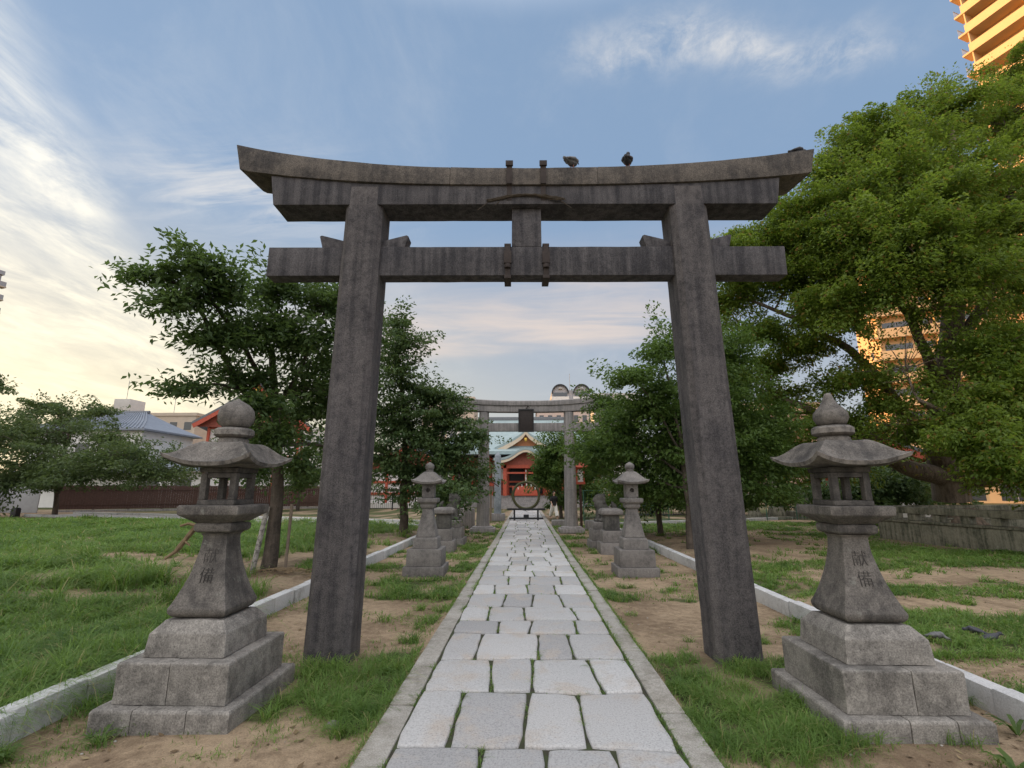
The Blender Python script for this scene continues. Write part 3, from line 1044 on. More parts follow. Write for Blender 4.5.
def big_lantern(x, y, label, turn, onion):
    root = empty("stone_lantern", (x, y, 0), label, "stone lantern", "large stone lanterns beside the near gate", rz=turn)
    lb, lm = MT['lantern_base'], MT['lantern']
    rg = (.0045, .055, 5.0)
    # base courses, each laid in two or three blocks
    def course(half, z0, z1, zs, name, cuts, top_in=0.0):
        xs = [-half] + cuts + [half]
        for a, b in zip(xs, xs[1:]):
            mb = M()
            a2 = a + (top_in if a == -half else .0); b2 = b - (top_in if b == half else .0)
            g = .003
            mb.loft([[(a + g, -half, z0), (b - g, -half, z0), (b - g, half, z0), (a + g, half, z0)],
                     [(a + g, -half, zs), (b - g, -half, zs), (b - g, half, zs), (a + g, half, zs)],
                     [(a2 + g, -half + top_in, z1), (b2 - g, -half + top_in, z1), (b2 - g, half - top_in, z1), (a2 + g, half - top_in, z1)]])
            mb.build(name, lb, root, bevel=.006, rough=rg)
    course(.515, -.2, .045, .027, "base_step", [-.06, .26] if x > 0 else [-.2, .2], .012)
    course(.428, .048, .33, .317, "base_step", [.06] if x > 0 else [-.02], .008)
    M().sq([(.333, .320), (.50, .306), (.585, .235)]).build("pedestal", lb, root, bevel=.009, rough=rg)
    prof = [(.592, .19), (.60, .213), (.625, .234), (.66, .240)]
    for k in range(1, 15):
        z = .66 + .545 * k / 14
        prof.append((z, post_half(z)))
    prof += [(1.222, .112), (1.235, .128)]
    post = M().sq(prof).build("post", lm, root, bevel=.010, rough=(.004, .045, 4))
    # carved characters
    for ch, zc in (("\u732e", 1.055), ("\u5099", .905)):
        v, f = text_mesh(ch, .128)
        xs = [p[0] for p in v]; ys = [p[1] for p in v]
        cx, cy = (min(xs) + max(xs)) / 2, (min(ys) + max(ys)) / 2
        vs = [(p[0] - cx + .0, -post_half(zc + p[1] - cy) - .001 - p[2] * .9, zc + p[1] - cy) for p in v]
        M().add(vs, f).build("carved_character", MT['engrave'], post)
    M().sq([(1.238, .138), (1.256, .158), (1.30, .160), (1.318, .148)]).build("neck", lm, root, bevel=.008, rough=rg)
    M().sq([(1.321, .15), (1.392, .254), (1.455, .258), (1.466, .250)]).build("platform", lm, root, bevel=.009, rough=rg)
    # open light box: sill, four posts, lintel
    h = .155
    lbx = M()
    lbx.sq([(1.468, h + .006), (1.508, h + .004)])
    fire = lbx.build("light_box", MT['box'], root, bevel=.006)
    for sx in (-1, 1):
        for sy in (-1, 1):
            M().box(sx * h - (.054 if sx > 0 else 0), sx * h + (.054 if sx < 0 else 0), sy * h - (.054 if sy > 0 else 0), sy * h + (.054 if sy < 0 else 0), 1.510, 1.735).build("corner_post", MT['box'], fire, bevel=.005)
    fr = M()
    for s in (-1, 1):
        fr.box(-h + .056, h - .056, s * (h - .02) - .016, s * (h - .02) + .016, 1.695, 1.735)
        fr.box(s * (h - .02) - .016, s * (h - .02) + .016, -h + .056, h - .056, 1.695, 1.735)
    fr.sq([(1.738, h + .006), (1.778, h + .015)])
    fr.build("box_lintel", MT['box'], fire, bevel=.004)
    roof_mesh(.345, 2.0, 1.822, .075, .032, top=.155).build("roof", lm, root, smooth=45)
    fin = M().lathe([(1.985, .12), (2.03, .126), (2.048, .11), (2.052, .138), (2.072, .162), (2.115, .162), (2.135, .138), (2.14, .10)], 28).build("finial", lm, root, smooth=50)
    if onion:
        pr = [(2.142, .10), (2.165, .118), (2.205, .137), (2.25, .132), (2.29, .102), (2.325, .07), (2.36, .05), (2.40, .036), (2.425, .026), (2.432, .008)]
    else:
        pr = [(2.142, .10), (2.16, .122), (2.20, .146), (2.25, .152), (2.30, .142), (2.335, .118), (2.36, .088), (2.378, .055), (2.395, .026), (2.412, .007)]
    M().lathe(pr, 28).build("jewel", lm, fin, smooth=60)
    return root


big_lantern(2.68, 4.35, "large granite lantern with pointed onion finial, on stepped base right of the near gate", 0, True)
big_lantern(-2.635, 4.36, "large granite lantern with round ball finial, on stepped base left of the near gate", 0, False)


def dead_twig():
    mb = M()
    pts = [(-2.72, 4.6, 1.26), (-2.94, 4.6, 1.27), (-3.05, 4.6, 1.24), (-3.10, 4.56, 1.14), (-3.16, 4.55, 1.05), (-3.22, 4.5, .99)]
    mb.tube(pts, [.02, .022, .026, .022, .02, .012], 7)
    mb.tube([(-2.99, 4.6, 1.26), (-3.10, 4.58, 1.29), (-3.16, 4.57, 1.27)], [.014, .016, .01], 6)
    mb.tube([(-3.10, 4.56, 1.14), (-3.02, 4.53, 1.10)], [.012, .006], 5)
    tag(mb.build("dead_branch", MT['straw'], rough=(.006, .05, 14)), "broken brown dead branch caught on the neck of the left lantern", "branch")


dead_twig()


# ------------------------------------------------------------------ smaller lanterns further on
def small_lantern(x, y, label):
    root = empty("square_lantern", (x, y, 0), label, "stone lantern", "smaller stone lanterns along the path")
    a = MT['lantern_far']; rg = (.004, .1, 4)
    M().sq([(-.14, .41), (.075, .41)]).build("base_step", a, root, bevel=.012, rough=rg)
    M().sq([(.078, .355), (.405, .35)]).build("base_step", a, root, bevel=.012, rough=rg)
    M().sq([(.408, .255), (.60, .245), (.63, .225)]).build("pedestal", a, root, bevel=.012, rough=rg)
    M().sq([(.633, .205), (.67, .20), (1.12, .112), (1.20, .105)]).build("post", a, root, bevel=.01, rough=rg)
    M().sq([(1.203, .125), (1.245, .15), (1.285, .15), (1.29, .14), (1.33, .205), (1.40, .21), (1.415, .19)]).build("platform", a, root, bevel=.008)
    # fire box with a round hole through the front and back
    h = .125
    mb = M(); n = 20
    for s in (-1, 1):
        ring = [(.045 * math.cos(2 * math.pi * k / n), 1.575 + .045 * math.sin(2 * math.pi * k / n)) for k in range(n)]
        outr = []
        for k in range(n):
            c, d = math.cos(2 * math.pi * k / n), math.sin(2 * math.pi * k / n)
            q = max(abs(c), abs(d)); outr.append((h * c / q, 1.565 + .145 * d / q))
        vs = [(px, s * h, pz) for px, pz in outr] + [(px, s * h, pz) for px, pz in ring] + [(px, s * h * .2, pz) for px, pz in ring]
        fs = [(k, (k + 1) % n, n + (k + 1) % n, n + k) for k in range(n)] + [(n + k, n + (k + 1) % n, 2 * n + (k + 1) % n, 2 * n + k) for k in range(n)] + [tuple(range(2 * n, 3 * n))]
        mb.add(vs, fs)
    mb.box(-h, -h + .01, -h + .001, h - .001, 1.42, 1.71); mb.box(h - .01, h, -h + .001, h - .001, 1.42, 1.71)
    mb.build("light_box", a, root)
    rm = roof_mesh(.30, 1.965, 1.745, .055, .04, top=.075, n=16)
    rf = rm.build("roof", a, root, smooth=45)
    M().lathe([(1.955, .075), (2.0, .085), (2.01, .075), (2.03, .098), (2.09, .10), (2.12, .08), (2.15, .035), (2.165, .008)], 16).build("finial", a, rf, smooth=50)
    return root


l1 = small_lantern(2.21, 10.65, "slim stone lantern with round light hole right of the path, before the capped post")
copy_tree(l1, (-2.07, 10.65, 0), R(1.5), "slim stone lantern left of the path, in front of the dark leafy tree")


def capped_post(x, y, label):
    root = empty("capped_stone_post", (x, y, 0), label, "stone post", "capped stone posts behind the smaller lanterns")
    a = MT['lantern_far']
    M().sq([(-.14, .36), (.19, .35)]).build("base", a, root, bevel=.015, rough=(.005, .12, 4))
    M().sq([(.193, .275), (.50, .27)]).build("plinth", a, root, bevel=.015, rough=(.005, .12, 4))
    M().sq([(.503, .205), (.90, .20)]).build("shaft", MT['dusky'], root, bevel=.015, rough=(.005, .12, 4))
    M().sq([(.903, .27), (.93, .295), (1.02, .295), (1.06, .26), (1.085, .18)]).build("cap", a, root, bevel=.015, rough=(.005, .12, 4))
    return root


c1 = capped_post(2.33, 14.05, "squat stone post with wide cap right of the path, beside the seated lion")
copy_tree(c1, (-2.36, 14.5, 0), R(2), "squat stone post with wide cap left of the path, under the dark tree")


# ------------------------------------------------------------------ guardian lion dogs
def komainu(x, y, label, face):
    ped = empty("lion_pedestal", (x, y, 0), "stone block pedestal carrying the " + ("seated lion on the right of the path" if face < 0 else "shaded seated lion on the left of the path"), "pedestal", "pedestals of the guardian lions")
    a = MT['lantern_far']
    M().sq([(-.14, .47), (.12, .46)]).build("base", a, ped, bevel=.015, rough=(.005, .15, 3))
    M().sq([(.123, .40), (.44, .395)]).build("block", a, ped, bevel=.015, rough=(.005, .15, 3))
    M().sq([(.443, .36), (.63, .355), (.65, .34)]).build("block", a, ped, bevel=.015, rough=(.005, .15, 3))
    m = M()
    f = face
    z = .0
    # local: x+ = forward (toward the path) times f
    def q(px, py, pz): return (px * f, py, pz)
    m.ball(q(-.10, 0, .17), (.23, .19, .19), 14, 10)            # haunch mass
    m.tube([q(-.08, 0, .20), q(.02, 0, .36), q(.08, 0, .52)], [.19, .185, .165], 12)      # trunk, upright
    m.ball(q(.10, 0, .50), (.17, .17, .18), 14, 10)             # chest and mane
    for s in (-1, 1):
        m.tube([q(.11, s * .10, .46), q(.16, s * .105, .22), q(.17, s * .105, .05)], [.075, .058, .055], 10)   # fore legs
        m.ball(q(.21, s * .105, .04), (.085, .062, .045), 10, 6)
        m.tube([q(-.16, s * .14, .16), q(.0, s * .18, .20), q(.03, s * .17, .06)], [.12, .10, .06], 10)        # thighs
        m.ball(q(.08, s * .17, .04), (.10, .06, .045), 10, 6)
        m.ball(q(.05, s * .125, .74), (.035, .055, .05), 8, 6)     # ears
    m.ball(q(.10, 0, .68), (.15, .145, .135), 14, 10)           # head
    m.ball(q(.22, 0, .645), (.085, .095, .075), 12, 8)          # muzzle
    m.ball(q(.26, 0, .60), (.06, .08, .03), 10, 6)              # jaw
    m.ball(q(.20, 0, .735), (.05, .11, .03), 10, 6)             # brow
    for k in range(9):                                          # curls of the mane
        an = 2 * math.pi * k / 9
        m.ball(q(-.02, .15 * math.cos(an), .62 + .15 * math.sin(an)), .055, 8, 6)
    m.tube([q(-.28, 0, .14), q(-.36, 0, .28), q(-.33, 0, .45), q(-.26, 0, .58)], [.06, .085, .09, .03], 10)   # tail
    me = remeshed(m, .022, 2)
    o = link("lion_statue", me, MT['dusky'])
    o.location = (x, y, .652)
    tag(o, label, "lion statue", "guardian lion statues")


komainu(2.32, 15.3, "seated stone guardian lion on its pedestal right of the path, facing left", -1)
komainu(-2.38, 16.0, "shaded stone guardian lion on its pedestal left of the path, under the tree", 1)


# ------------------------------------------------------------------ second gate
MT['darkwood'] = plain('blackened_wood', (.03, .023, .021), .7, .3, 9)


def torii_far():
    root = empty("torii_gate", (.03, 20.5, 0), "paler round pillared stone gate with a dark name board, further along the path", "shrine gate")
    a = MT['gate2']
    for s in (-1, 1):
        M().lathe([(.14, .27), (.5, .265), (4.76, .205)], 24, cx=s * 1.78).build("pillar", a, root, smooth=40)
        M().sq([(-.1, .50), (.07, .49)], cx=s * 1.78).build("footing", a, root, bevel=.02)
        M().lathe([(.07, .44), (.12, .43), (.145, .36)], 24, cx=s * 1.78).build("footing", a, root, smooth=40)
    L = 3.62
    secs = []; se2 = []
    for k in range(33):
        x = -L + 2 * L * k / 32
        r_ = .28 * (abs(x) / L) ** 2.6
        q = .05 if k in (0, 32) else 0
        xx = x + (q if k == 0 else -q)
        secs.append([(xx, -.26, 5.02 + r_), (xx, .26, 5.02 + r_), (x, .27, 5.2 + r_ * 1.15), (x, 0, 5.27 + r_ * 1.15), (x, -.27, 5.2 + r_ * 1.15)])
        x2 = x * .955
        r2 = .28 * (abs(x2) / L) ** 2.6
        se2.append([(x2, -.2, 4.76 + r2 * .6), (x2, .2, 4.76 + r2 * .6), (x2, .2, 5.017 + r2), (x2, -.2, 5.017 + r2)])
    M().loft(secs).build("lintel", a, root, bevel=.01)
    M().loft(se2).build("under_lintel", a, root, bevel=.01)
    M().box(-3.0, 3.0, -.12, .12, 3.96, 4.30).build("tie_beam", a, root, bevel=.012)
    M().box(-.17, .17, -.1, .1, 4.302, 4.758).build("strut", a, root)
    pl = M().box(-.29, .27, -.33, -.27, 3.95, 4.80).build("name_board", MT['darkwood'], root, bevel=.01)
    fr = M()
    for x0, x1, z0, z1 in ((-.33, -.29, 3.90, 4.86), (.27, .31, 3.90, 4.86), (-.29, .27, 4.80, 4.86), (-.29, .27, 3.90, 3.95)):
        fr.box(x0, x1, -.36, -.25, z0, z1)
    fr.build("board_frame", MT['black'], pl)
    mb = M()
    mb.tube([(0, -.28, 4.88), (.06, -.3, 4.98), (.14, -.3, 4.93)], [.02, .03, .015], 6)
    mb.tube([(0, -.27, 4.86), (0, -.1, 4.9)], .012, 6)
    mb.build("board_hook", MT['iron'], pl)


torii_far()


# ------------------------------------------------------------------ reed ring on its stand
def ring():
    root = empty("reed_ring", (0, 26.8, -.06), "round woven reed ring for a purification rite, standing across the path on a black stand", "reed ring")
    mb = M(); n = 44
    secs = []
    for k in range(n + 1):
        a = 2 * math.pi * k / n
        rr = .69
        c = Vector((rr * math.cos(a), 0, 1.33 + rr * math.sin(a)))
        e = Vector((math.cos(a), 0, math.sin(a)))
        secs.append([c + e * (.066 * math.cos(b)) + Vector((0, 1, 0)) * (.066 * math.sin(b)) for b in [2 * math.pi * i / 10 for i in range(10)]])
    mb.loft(secs)
    r = random.Random(2)
    for k in range(240):
        a = r.uniform(0, 2 * math.pi); e = Vector((math.cos(a), 0, math.sin(a)))
        tt = Vector((-math.sin(a), 0, math.cos(a)))
        c = Vector((0, 0, 1.33)) + e * .69 + e * .06 * r.choice((-1, 1))
        mb.tube([c, c + tt * .18 + e * r.uniform(-.01, .08)], [.008, .003], 3)
    mb.build("hoop", MT['reed'], root, smooth=60)
    for k in range(5):                                  # paper streamers along the top of the hoop
        a = math.pi * (.24 + .52 * k / 4)
        x, z = .62 * math.cos(a), 1.33 + .62 * math.sin(a)
        pp = M()
        pp.add([(x, -.1, z), (x + .04, -.1, z), (x + .055, -.11, z - .06), (x + .015, -.11, z - .06),
                (x + .06, -.112, z - .06), (x + .02, -.112, z - .06), (x + .005, -.12, z - .12), (x + .045, -.12, z - .12)], [(0, 1, 2, 3), (3, 2, 4, 5), (5, 4, 7, 6)])
        pp.build("paper_streamer", MT['white'], root)
    st = M()
    for x in (-.62, .62):
        st.box(x - .045, x + .045, -.05, .05, 0, .66)
        st.box(x - .05, x + .05, -.45, .45, 0, .07)
    st.box(-1.0, 1.0, -.075, -.055, .56, .66); st.box(-1.0, 1.0, .055, .075, .56, .66)
    st.box(-.9, .9, -.045, .045, .10, .19)
    st.box(-.14, .14, -.04, .04, .19, .34)
    st.build("stand", MT['black'], root, bevel=.004)


ring()

# ------------------------------------------------------------------ trees
CROWN = {}
CROWN['camphor'] = [(16.52, 17.0, 16.22, 1.65, 1.47, 1.02, 30), (19.81, 18.0, 16.54, 1.98, 1.81, 1.32, 34), (14.0, 16.5, 13.59, 1.79, 1.72, 1.34, 40), (11.62, 15.5, 11.33, 1.31, 1.33, 1.1, 34), (13.68, 15.0, 11.34, 1.73, 1.72, 1.4, 46), (16.76, 16.0, 11.56, 1.83, 2.02, 1.83, 44), (11.53, 14.5, 9.29, 1.52, 1.46, 1.14, 44), (13.56, 14.5, 8.57, 1.62, 1.61, 1.31, 46), (17.13, 16.0, 8.53, 1.87, 2.05, 1.87, 40), (10.4, 16.0, 10.12, 1.19, 1.14, 0.87, 26), (9.19, 17.0, 10.39, 1.34, 1.06, 0.59, 22), (8.29, 17.5, 9.11, 0.9, 0.79, 0.53, 10), (9.85, 17.0, 8.88, 1.24, 0.96, 0.51, 14), (10.44, 15.5, 7.69, 1.12, 1.23, 1.12, 30), (8.78, 18.0, 7.3, 1.14, 0.92, 0.53, 11), (8.34, 19.0, 5.78, 0.86, 0.78, 0.55, 8), (10.33, 18.0, 6.89, 1.2, 0.91, 0.45, 11), (9.87, 19.0, 4.98, 1.32, 0.98, 0.47, 12), (11.31, 17.0, 5.32, 1.19, 0.92, 0.49, 12), (11.57, 18.0, 3.87, 1.52, 1.12, 0.51, 18), (15.34, 15.5, 6.1, 1.09, 1.02, 0.77, 24), (13.22, 14.0, 3.21, 1.12, 0.98, 0.67, 30), (12.59, 13.0, 2.2, 0.92, 0.81, 0.56, 20), (21.41, 17.0, 12.12, 2.42, 3.58, 4.09, 60), (19.91, 17.0, 4.57, 2.04, 2.62, 2.73, 40), (7.27, 17.0, 10.3, 0.74, 0.61, 0.37, 8), (21.36, 19.0, 19.57, 1.33, 1.17, 0.8, 12), (14.04, 14.5, 4.29, 1.17, 1.19, 1.0, 26), (13.43, 17.0, 14.85, 1.16, 1.15, 0.93, 18), (10.93, 15.5, 9.29, 1.14, 1.15, 0.94, 24), (11.05, 18.0, 8.2, 1.37, 1.05, 0.53, 10), (9.63, 19.0, 6.26, 1.34, 0.95, 0.39, 9), (8.48, 20.0, 4.13, 1.22, 1.16, 0.89, 16), (9.81, 20.0, 3.52, 1.37, 1.15, 0.72, 16), (11.59, 14.5, 7.77, 1.11, 1.12, 0.93, 22), (10.68, 18.0, 2.54, 1.21, 0.94, 0.5, 12), (10.03, 19.0, 3.05, 1.37, 1.17, 0.76, 16), (10.28, 16.5, 11.67, 1.03, 0.97, 0.73, 16), (11.45, 16.5, 13.13, 0.97, 0.9, 0.67, 14), (9.64, 17.0, 11.16, 1.05, 0.87, 0.52, 12), (8.48, 17.5, 11.04, 0.92, 0.72, 0.38, 8), (12.42, 17.0, 14.43, 0.7, 0.68, 0.54, 8), (10.02, 16.5, 9.54, 1.0, 0.83, 0.5, 9), (7.89, 18.0, 8.72, 0.92, 0.89, 0.69, 10), (12.69, 13.5, 2.88, 1.07, 0.88, 0.54, 18), (14.18, 14.5, 5.66, 1.08, 1.02, 0.78, 18), (12.67, 15.5, 4.59, 0.69, 0.59, 0.38, 3), (11.93, 16.5, 4.45, 0.8, 0.66, 0.4, 4), (12.54, 16.0, 3.38, 0.9, 0.67, 0.32, 6), (11.69, 15.0, 5.18, 1.39, 1.44, 1.23, -16), (12.46, 14.8, 7.05, 1.25, 1.2, 0.93, -16), (11.64, 15.5, 3.55, 1.24, 1.06, 0.68, -14), (12.59, 14.5, 4.15, 1.0, 1.1, 1.0, -14), (11.31, 16.0, 3.13, 1.09, 0.84, 0.45, -14), (13.8, 14.0, 4.05, 0.85, 0.93, 0.85, 16), (12.87, 14.5, 4.15, 0.7, 0.64, 0.47, 8)]
CROWN['cherry'] = [(-6.26, 7.5, 5.1, 0.44, 0.33, 0.17, 7), (-5.42, 7.3, 5.32, 0.18, 0.24, 0.26, 6), (-5.69, 7.5, 4.67, 0.5, 0.4, 0.23, 10), (-5.25, 8.0, 5.01, 0.57, 0.53, 0.39, 14), (-5.56, 8.0, 4.22, 0.45, 0.38, 0.24, 10), (-4.87, 9.0, 5.47, 0.76, 0.69, 0.5, 18), (-4.16, 9.5, 5.45, 0.58, 0.62, 0.54, 14), (-5.25, 8.5, 4.38, 0.77, 0.65, 0.41, 18), (-4.6, 9.5, 4.48, 0.86, 0.79, 0.57, 20), (-5.7, 8.0, 3.28, 0.65, 0.41, 0.1, 7), (-5.36, 9.0, 3.68, 0.73, 0.57, 0.31, 13), (-4.54, 10.0, 3.64, 0.8, 0.7, 0.46, 16), (-5.48, 11.0, 2.87, 0.87, 0.73, 0.46, 14), (-4.82, 12.0, 2.54, 0.79, 0.81, 0.69, 14), (-5.37, 12.0, 1.81, 0.63, 0.56, 0.39, 8), (-5.91, 10.0, 2.59, 0.29, 0.27, 0.21, 4), (-3.94, 10.0, 5.65, 0.44, 0.51, 0.48, 10), (-4.78, 9.0, 4.63, 0.78, 0.67, 0.43, 16), (-4.95, 10.5, 3.29, 0.79, 0.63, 0.35, 12), (-6.41, 12.0, 2.3, 0.74, 0.57, 0.3, 8), (-4.47, 10.5, 4.31, 0.63, 0.64, 0.54, 12), (-4.7, 8.5, 3.07, 0.46, 0.39, 0.25, 10), (-4.66, 9.0, 2.49, 0.56, 0.47, 0.3, 10), (-4.61, 10.0, 2.08, 0.61, 0.52, 0.33, 10), (-4.3, 10.5, 3.52, 0.57, 0.56, 0.44, 10), (-6.2, 11.0, 2.02, 0.45, 0.37, 0.22, 6), (-3.89, 10.0, 4.96, 0.56, 0.62, 0.56, 12), (-4.04, 11.0, 3.6, 0.6, 0.66, 0.6, 12), (-5.27, 7.6, 5.24, 0.31, 0.3, 0.24, 7), (-5.81, 7.4, 5.19, 0.2, 0.18, 0.13, 3)]
CROWN['treeL2'] = [(-4.66, 17.0, 7.48, 0.51, 0.65, 0.66, 7), (-4.68, 17.0, 5.78, 0.93, 0.87, 0.65, 12), (-3.81, 18.0, 5.13, 1.13, 0.95, 0.6, 16), (-2.81, 18.0, 4.11, 1.04, 0.88, 0.56, 14), (-4.67, 18.0, 4.11, 1.56, 1.39, 0.97, 26), (-2.78, 18.0, 3.0, 1.17, 1.01, 0.66, 18), (-5.16, 18.0, 2.64, 1.39, 1.17, 0.73, 18), (-3.58, 18.5, 2.29, 1.27, 1.03, 0.6, 16), (-1.9, 18.0, 3.44, 0.59, 0.49, 0.29, 7), (-2.49, 17.5, 1.57, 0.84, 0.69, 0.42, 12), (-7.55, 20.0, 5.24, 1.09, 1.43, 1.51, 16), (-7.38, 20.0, 2.76, 1.06, 1.12, 0.98, 10), (-4.37, 17.0, 6.72, 0.8, 0.88, 0.8, 10), (-5.45, 18.0, 4.49, 1.27, 1.19, 0.9, 14), (-3.71, 18.0, 3.37, 1.47, 1.22, 0.74, 16), (-2.03, 18.0, 2.27, 0.87, 0.76, 0.51, 8), (-4.12, 18.5, 1.56, 1.11, 0.86, 0.45, 8), (-2.58, 16.6, 1.24, 0.73, 0.69, 0.53, 12), (-2.9, 18.0, 4.94, 0.75, 0.62, 0.37, 6), (-6.48, 19.0, 6.7, 1.05, 1.11, 0.97, 12), (-5.82, 18.0, 7.63, 0.85, 0.81, 0.62, 8)]
CROWN['bgL'] = [(-29.96, 30.0, 5.11, 3.02, 2.5, 1.51, 20), (-26.15, 29.0, 3.3, 3.3, 2.48, 1.2, 22), (-31.08, 30.0, 2.75, 2.61, 1.98, 0.99, 14), (-25.9, 30.0, 4.72, 1.5, 1.38, 1.0, 9), (-21.59, 28.0, 2.56, 2.99, 2.09, 0.8, 18), (-19.09, 28.0, 3.52, 2.08, 1.4, 0.46, 8), (-31.4, 32.0, 6.7, 1.36, 1.27, 0.95, 8), (-31.8, 30.0, 4.61, 2.14, 1.87, 1.26, 12), (-22.11, 27.0, 3.46, 2.79, 1.91, 0.67, 12), (-34.35, 33.0, 7.01, 1.82, 1.54, 0.98, 8), (-29.66, 33.0, 6.85, 1.26, 1.07, 0.7, 6), (-25.02, 27.0, 2.2, 2.22, 1.59, 0.67, 10)]
CROWN['bgL2'] = [(-29.53, 26.0, 4.22, 2.08, 1.86, 1.31, 14), (-29.88, 26.0, 7.46, 1.12, 0.92, 0.56, 6), (-28.71, 27.0, 2.09, 1.67, 1.35, 0.78, 10)]
CROWN['bgL3'] = [(-20.84, 37.0, 3.0, 1.81, 1.5, 0.91, 10), (-17.42, 38.0, 2.43, 2.31, 1.7, 0.77, 10), (-13.9, 38.0, 2.28, 2.0, 1.61, 0.92, 10), (-23.06, 39.0, 5.47, 1.29, 1.33, 1.13, 8)]
CROWN['treeR1'] = [(3.88, 13.5, 5.46, 0.4, 0.56, 0.62, 8), (3.08, 13.5, 4.73, 0.73, 0.53, 0.22, 8), (3.95, 14.0, 4.46, 0.72, 0.62, 0.4, 9), (3.69, 14.5, 3.83, 1.13, 0.91, 0.53, 16), (2.88, 15.0, 3.3, 1.04, 0.91, 0.61, 16), (4.69, 15.0, 3.29, 1.15, 1.07, 0.79, 20), (6.28, 15.0, 4.27, 1.04, 1.08, 0.92, 20), (6.76, 15.0, 2.98, 1.08, 0.96, 0.66, 18), (5.37, 15.5, 2.17, 1.3, 1.05, 0.62, 20), (3.66, 16.0, 2.45, 1.28, 1.02, 0.58, 16), (7.74, 16.0, 2.19, 0.89, 0.75, 0.48, 10), (6.57, 15.0, 5.7, 0.69, 0.79, 0.75, 10), (4.2, 15.0, 2.75, 1.21, 1.1, 0.78, 16), (5.87, 15.0, 3.05, 1.21, 1.13, 0.85, 16), (2.72, 16.0, 2.83, 0.97, 0.82, 0.52, 10), (5.37, 15.0, 4.28, 1.05, 1.05, 0.86, 14), (3.93, 16.0, 1.57, 1.08, 0.77, 0.32, 8), (7.33, 15.5, 3.4, 1.06, 1.03, 0.81, 14), (2.14, 16.5, 2.87, 0.8, 0.7, 0.47, 8), (4.86, 15.0, 1.57, 1.3, 0.91, 0.36, 10), (6.56, 15.5, 1.87, 1.23, 0.98, 0.55, 14), (7.72, 16.5, 1.25, 0.97, 0.71, 0.32, 8), (5.46, 14.5, 5.73, 0.91, 0.94, 0.79, 12), (2.68, 17.0, 4.58, 0.56, 0.54, 0.42, 6)]
CROWN['treeR2'] = [(4.18, 18.5, 1.56, 1.54, 1.17, 0.59, 18), (3.41, 23.0, 2.46, 1.11, 1.06, 0.83, 14), (3.09, 23.0, 3.84, 0.84, 0.87, 0.75, 12), (5.96, 18.5, 1.21, 1.31, 0.92, 0.36, 10), (4.07, 23.0, 5.01, 0.85, 0.83, 0.66, 9)]
CROWN['bush'] = [(1.83, 30.0, 3.92, 0.97, 1.14, 1.09, 12), (2.17, 30.0, 2.6, 1.2, 1.19, 0.96, 12), (0.85, 30.0, 2.48, 0.72, 0.73, 0.6, 6), (3.93, 30.0, 1.54, 1.07, 1.05, 0.83, 8), (2.08, 31.0, 0.94, 0.86, 0.74, 0.49, 4)]
CROWN['bgR1'] = [(11.96, 31.0, 2.75, 1.73, 1.9, 1.73, 14), (14.11, 32.0, 4.68, 1.54, 1.7, 1.54, 10)]
CROWN['bgR2'] = [(16.31, 33.0, 2.94, 1.83, 2.09, 1.96, 14), (17.75, 33.0, 1.54, 1.56, 1.43, 1.04, 8)]
CROWN['bgR3'] = [(20.58, 33.0, 2.68, 2.21, 2.15, 1.69, 14), (23.52, 34.0, 1.53, 1.86, 1.61, 1.06, 8)]
CROWN['bgR4'] = [(7.42, 33.0, 0.9, 1.56, 1.36, 0.91, 8), (9.72, 34.0, 2.19, 1.62, 1.71, 1.49, 10)]
CROWN['bgR5'] = [(16.07, 24.0, 1.69, 1.22, 1.03, 0.66, 10), (17.65, 24.0, 1.46, 1.12, 0.9, 0.52, 8), (20.05, 25.0, 1.46, 1.27, 0.96, 0.49, 8), (14.64, 24.0, 1.37, 1.03, 0.88, 0.56, 8), (17.45, 25.0, 2.52, 0.79, 0.7, 0.49, 6)]


def leaves(name, C, D, Nn, L, W_, material, parent):
    """leaf-sized folded rhombs: C centres, D directions, Nn normals"""
    n = len(C)
    Sd = np.cross(D, Nn); Sd /= np.linalg.norm(Sd, axis=1, keepdims=True) + 1e-9
    L = L[:, None]; W_ = W_[:, None]
    v0 = C - D * L * .5
    v1 = C + Sd * W_ * .5 + Nn * W_ * .16 - D * L * .05
    v2 = C + D * L * .5 - Nn * L * .10
    v3 = C - Sd * W_ * .5 + Nn * W_ * .16 - D * L * .05
    V = np.stack([v0, v1, v2, v3], 1).reshape(-1, 3)
    me = bpy.data.meshes.new(name)
    me.vertices.add(4 * n); me.vertices.foreach_set("co", V.ravel())
    me.loops.add(4 * n); me.loops.foreach_set("vertex_index", np.arange(4 * n))
    me.polygons.add(n); me.polygons.foreach_set("loop_start", np.arange(n) * 4)
    me.update()
    return link(name, me, material, parent)


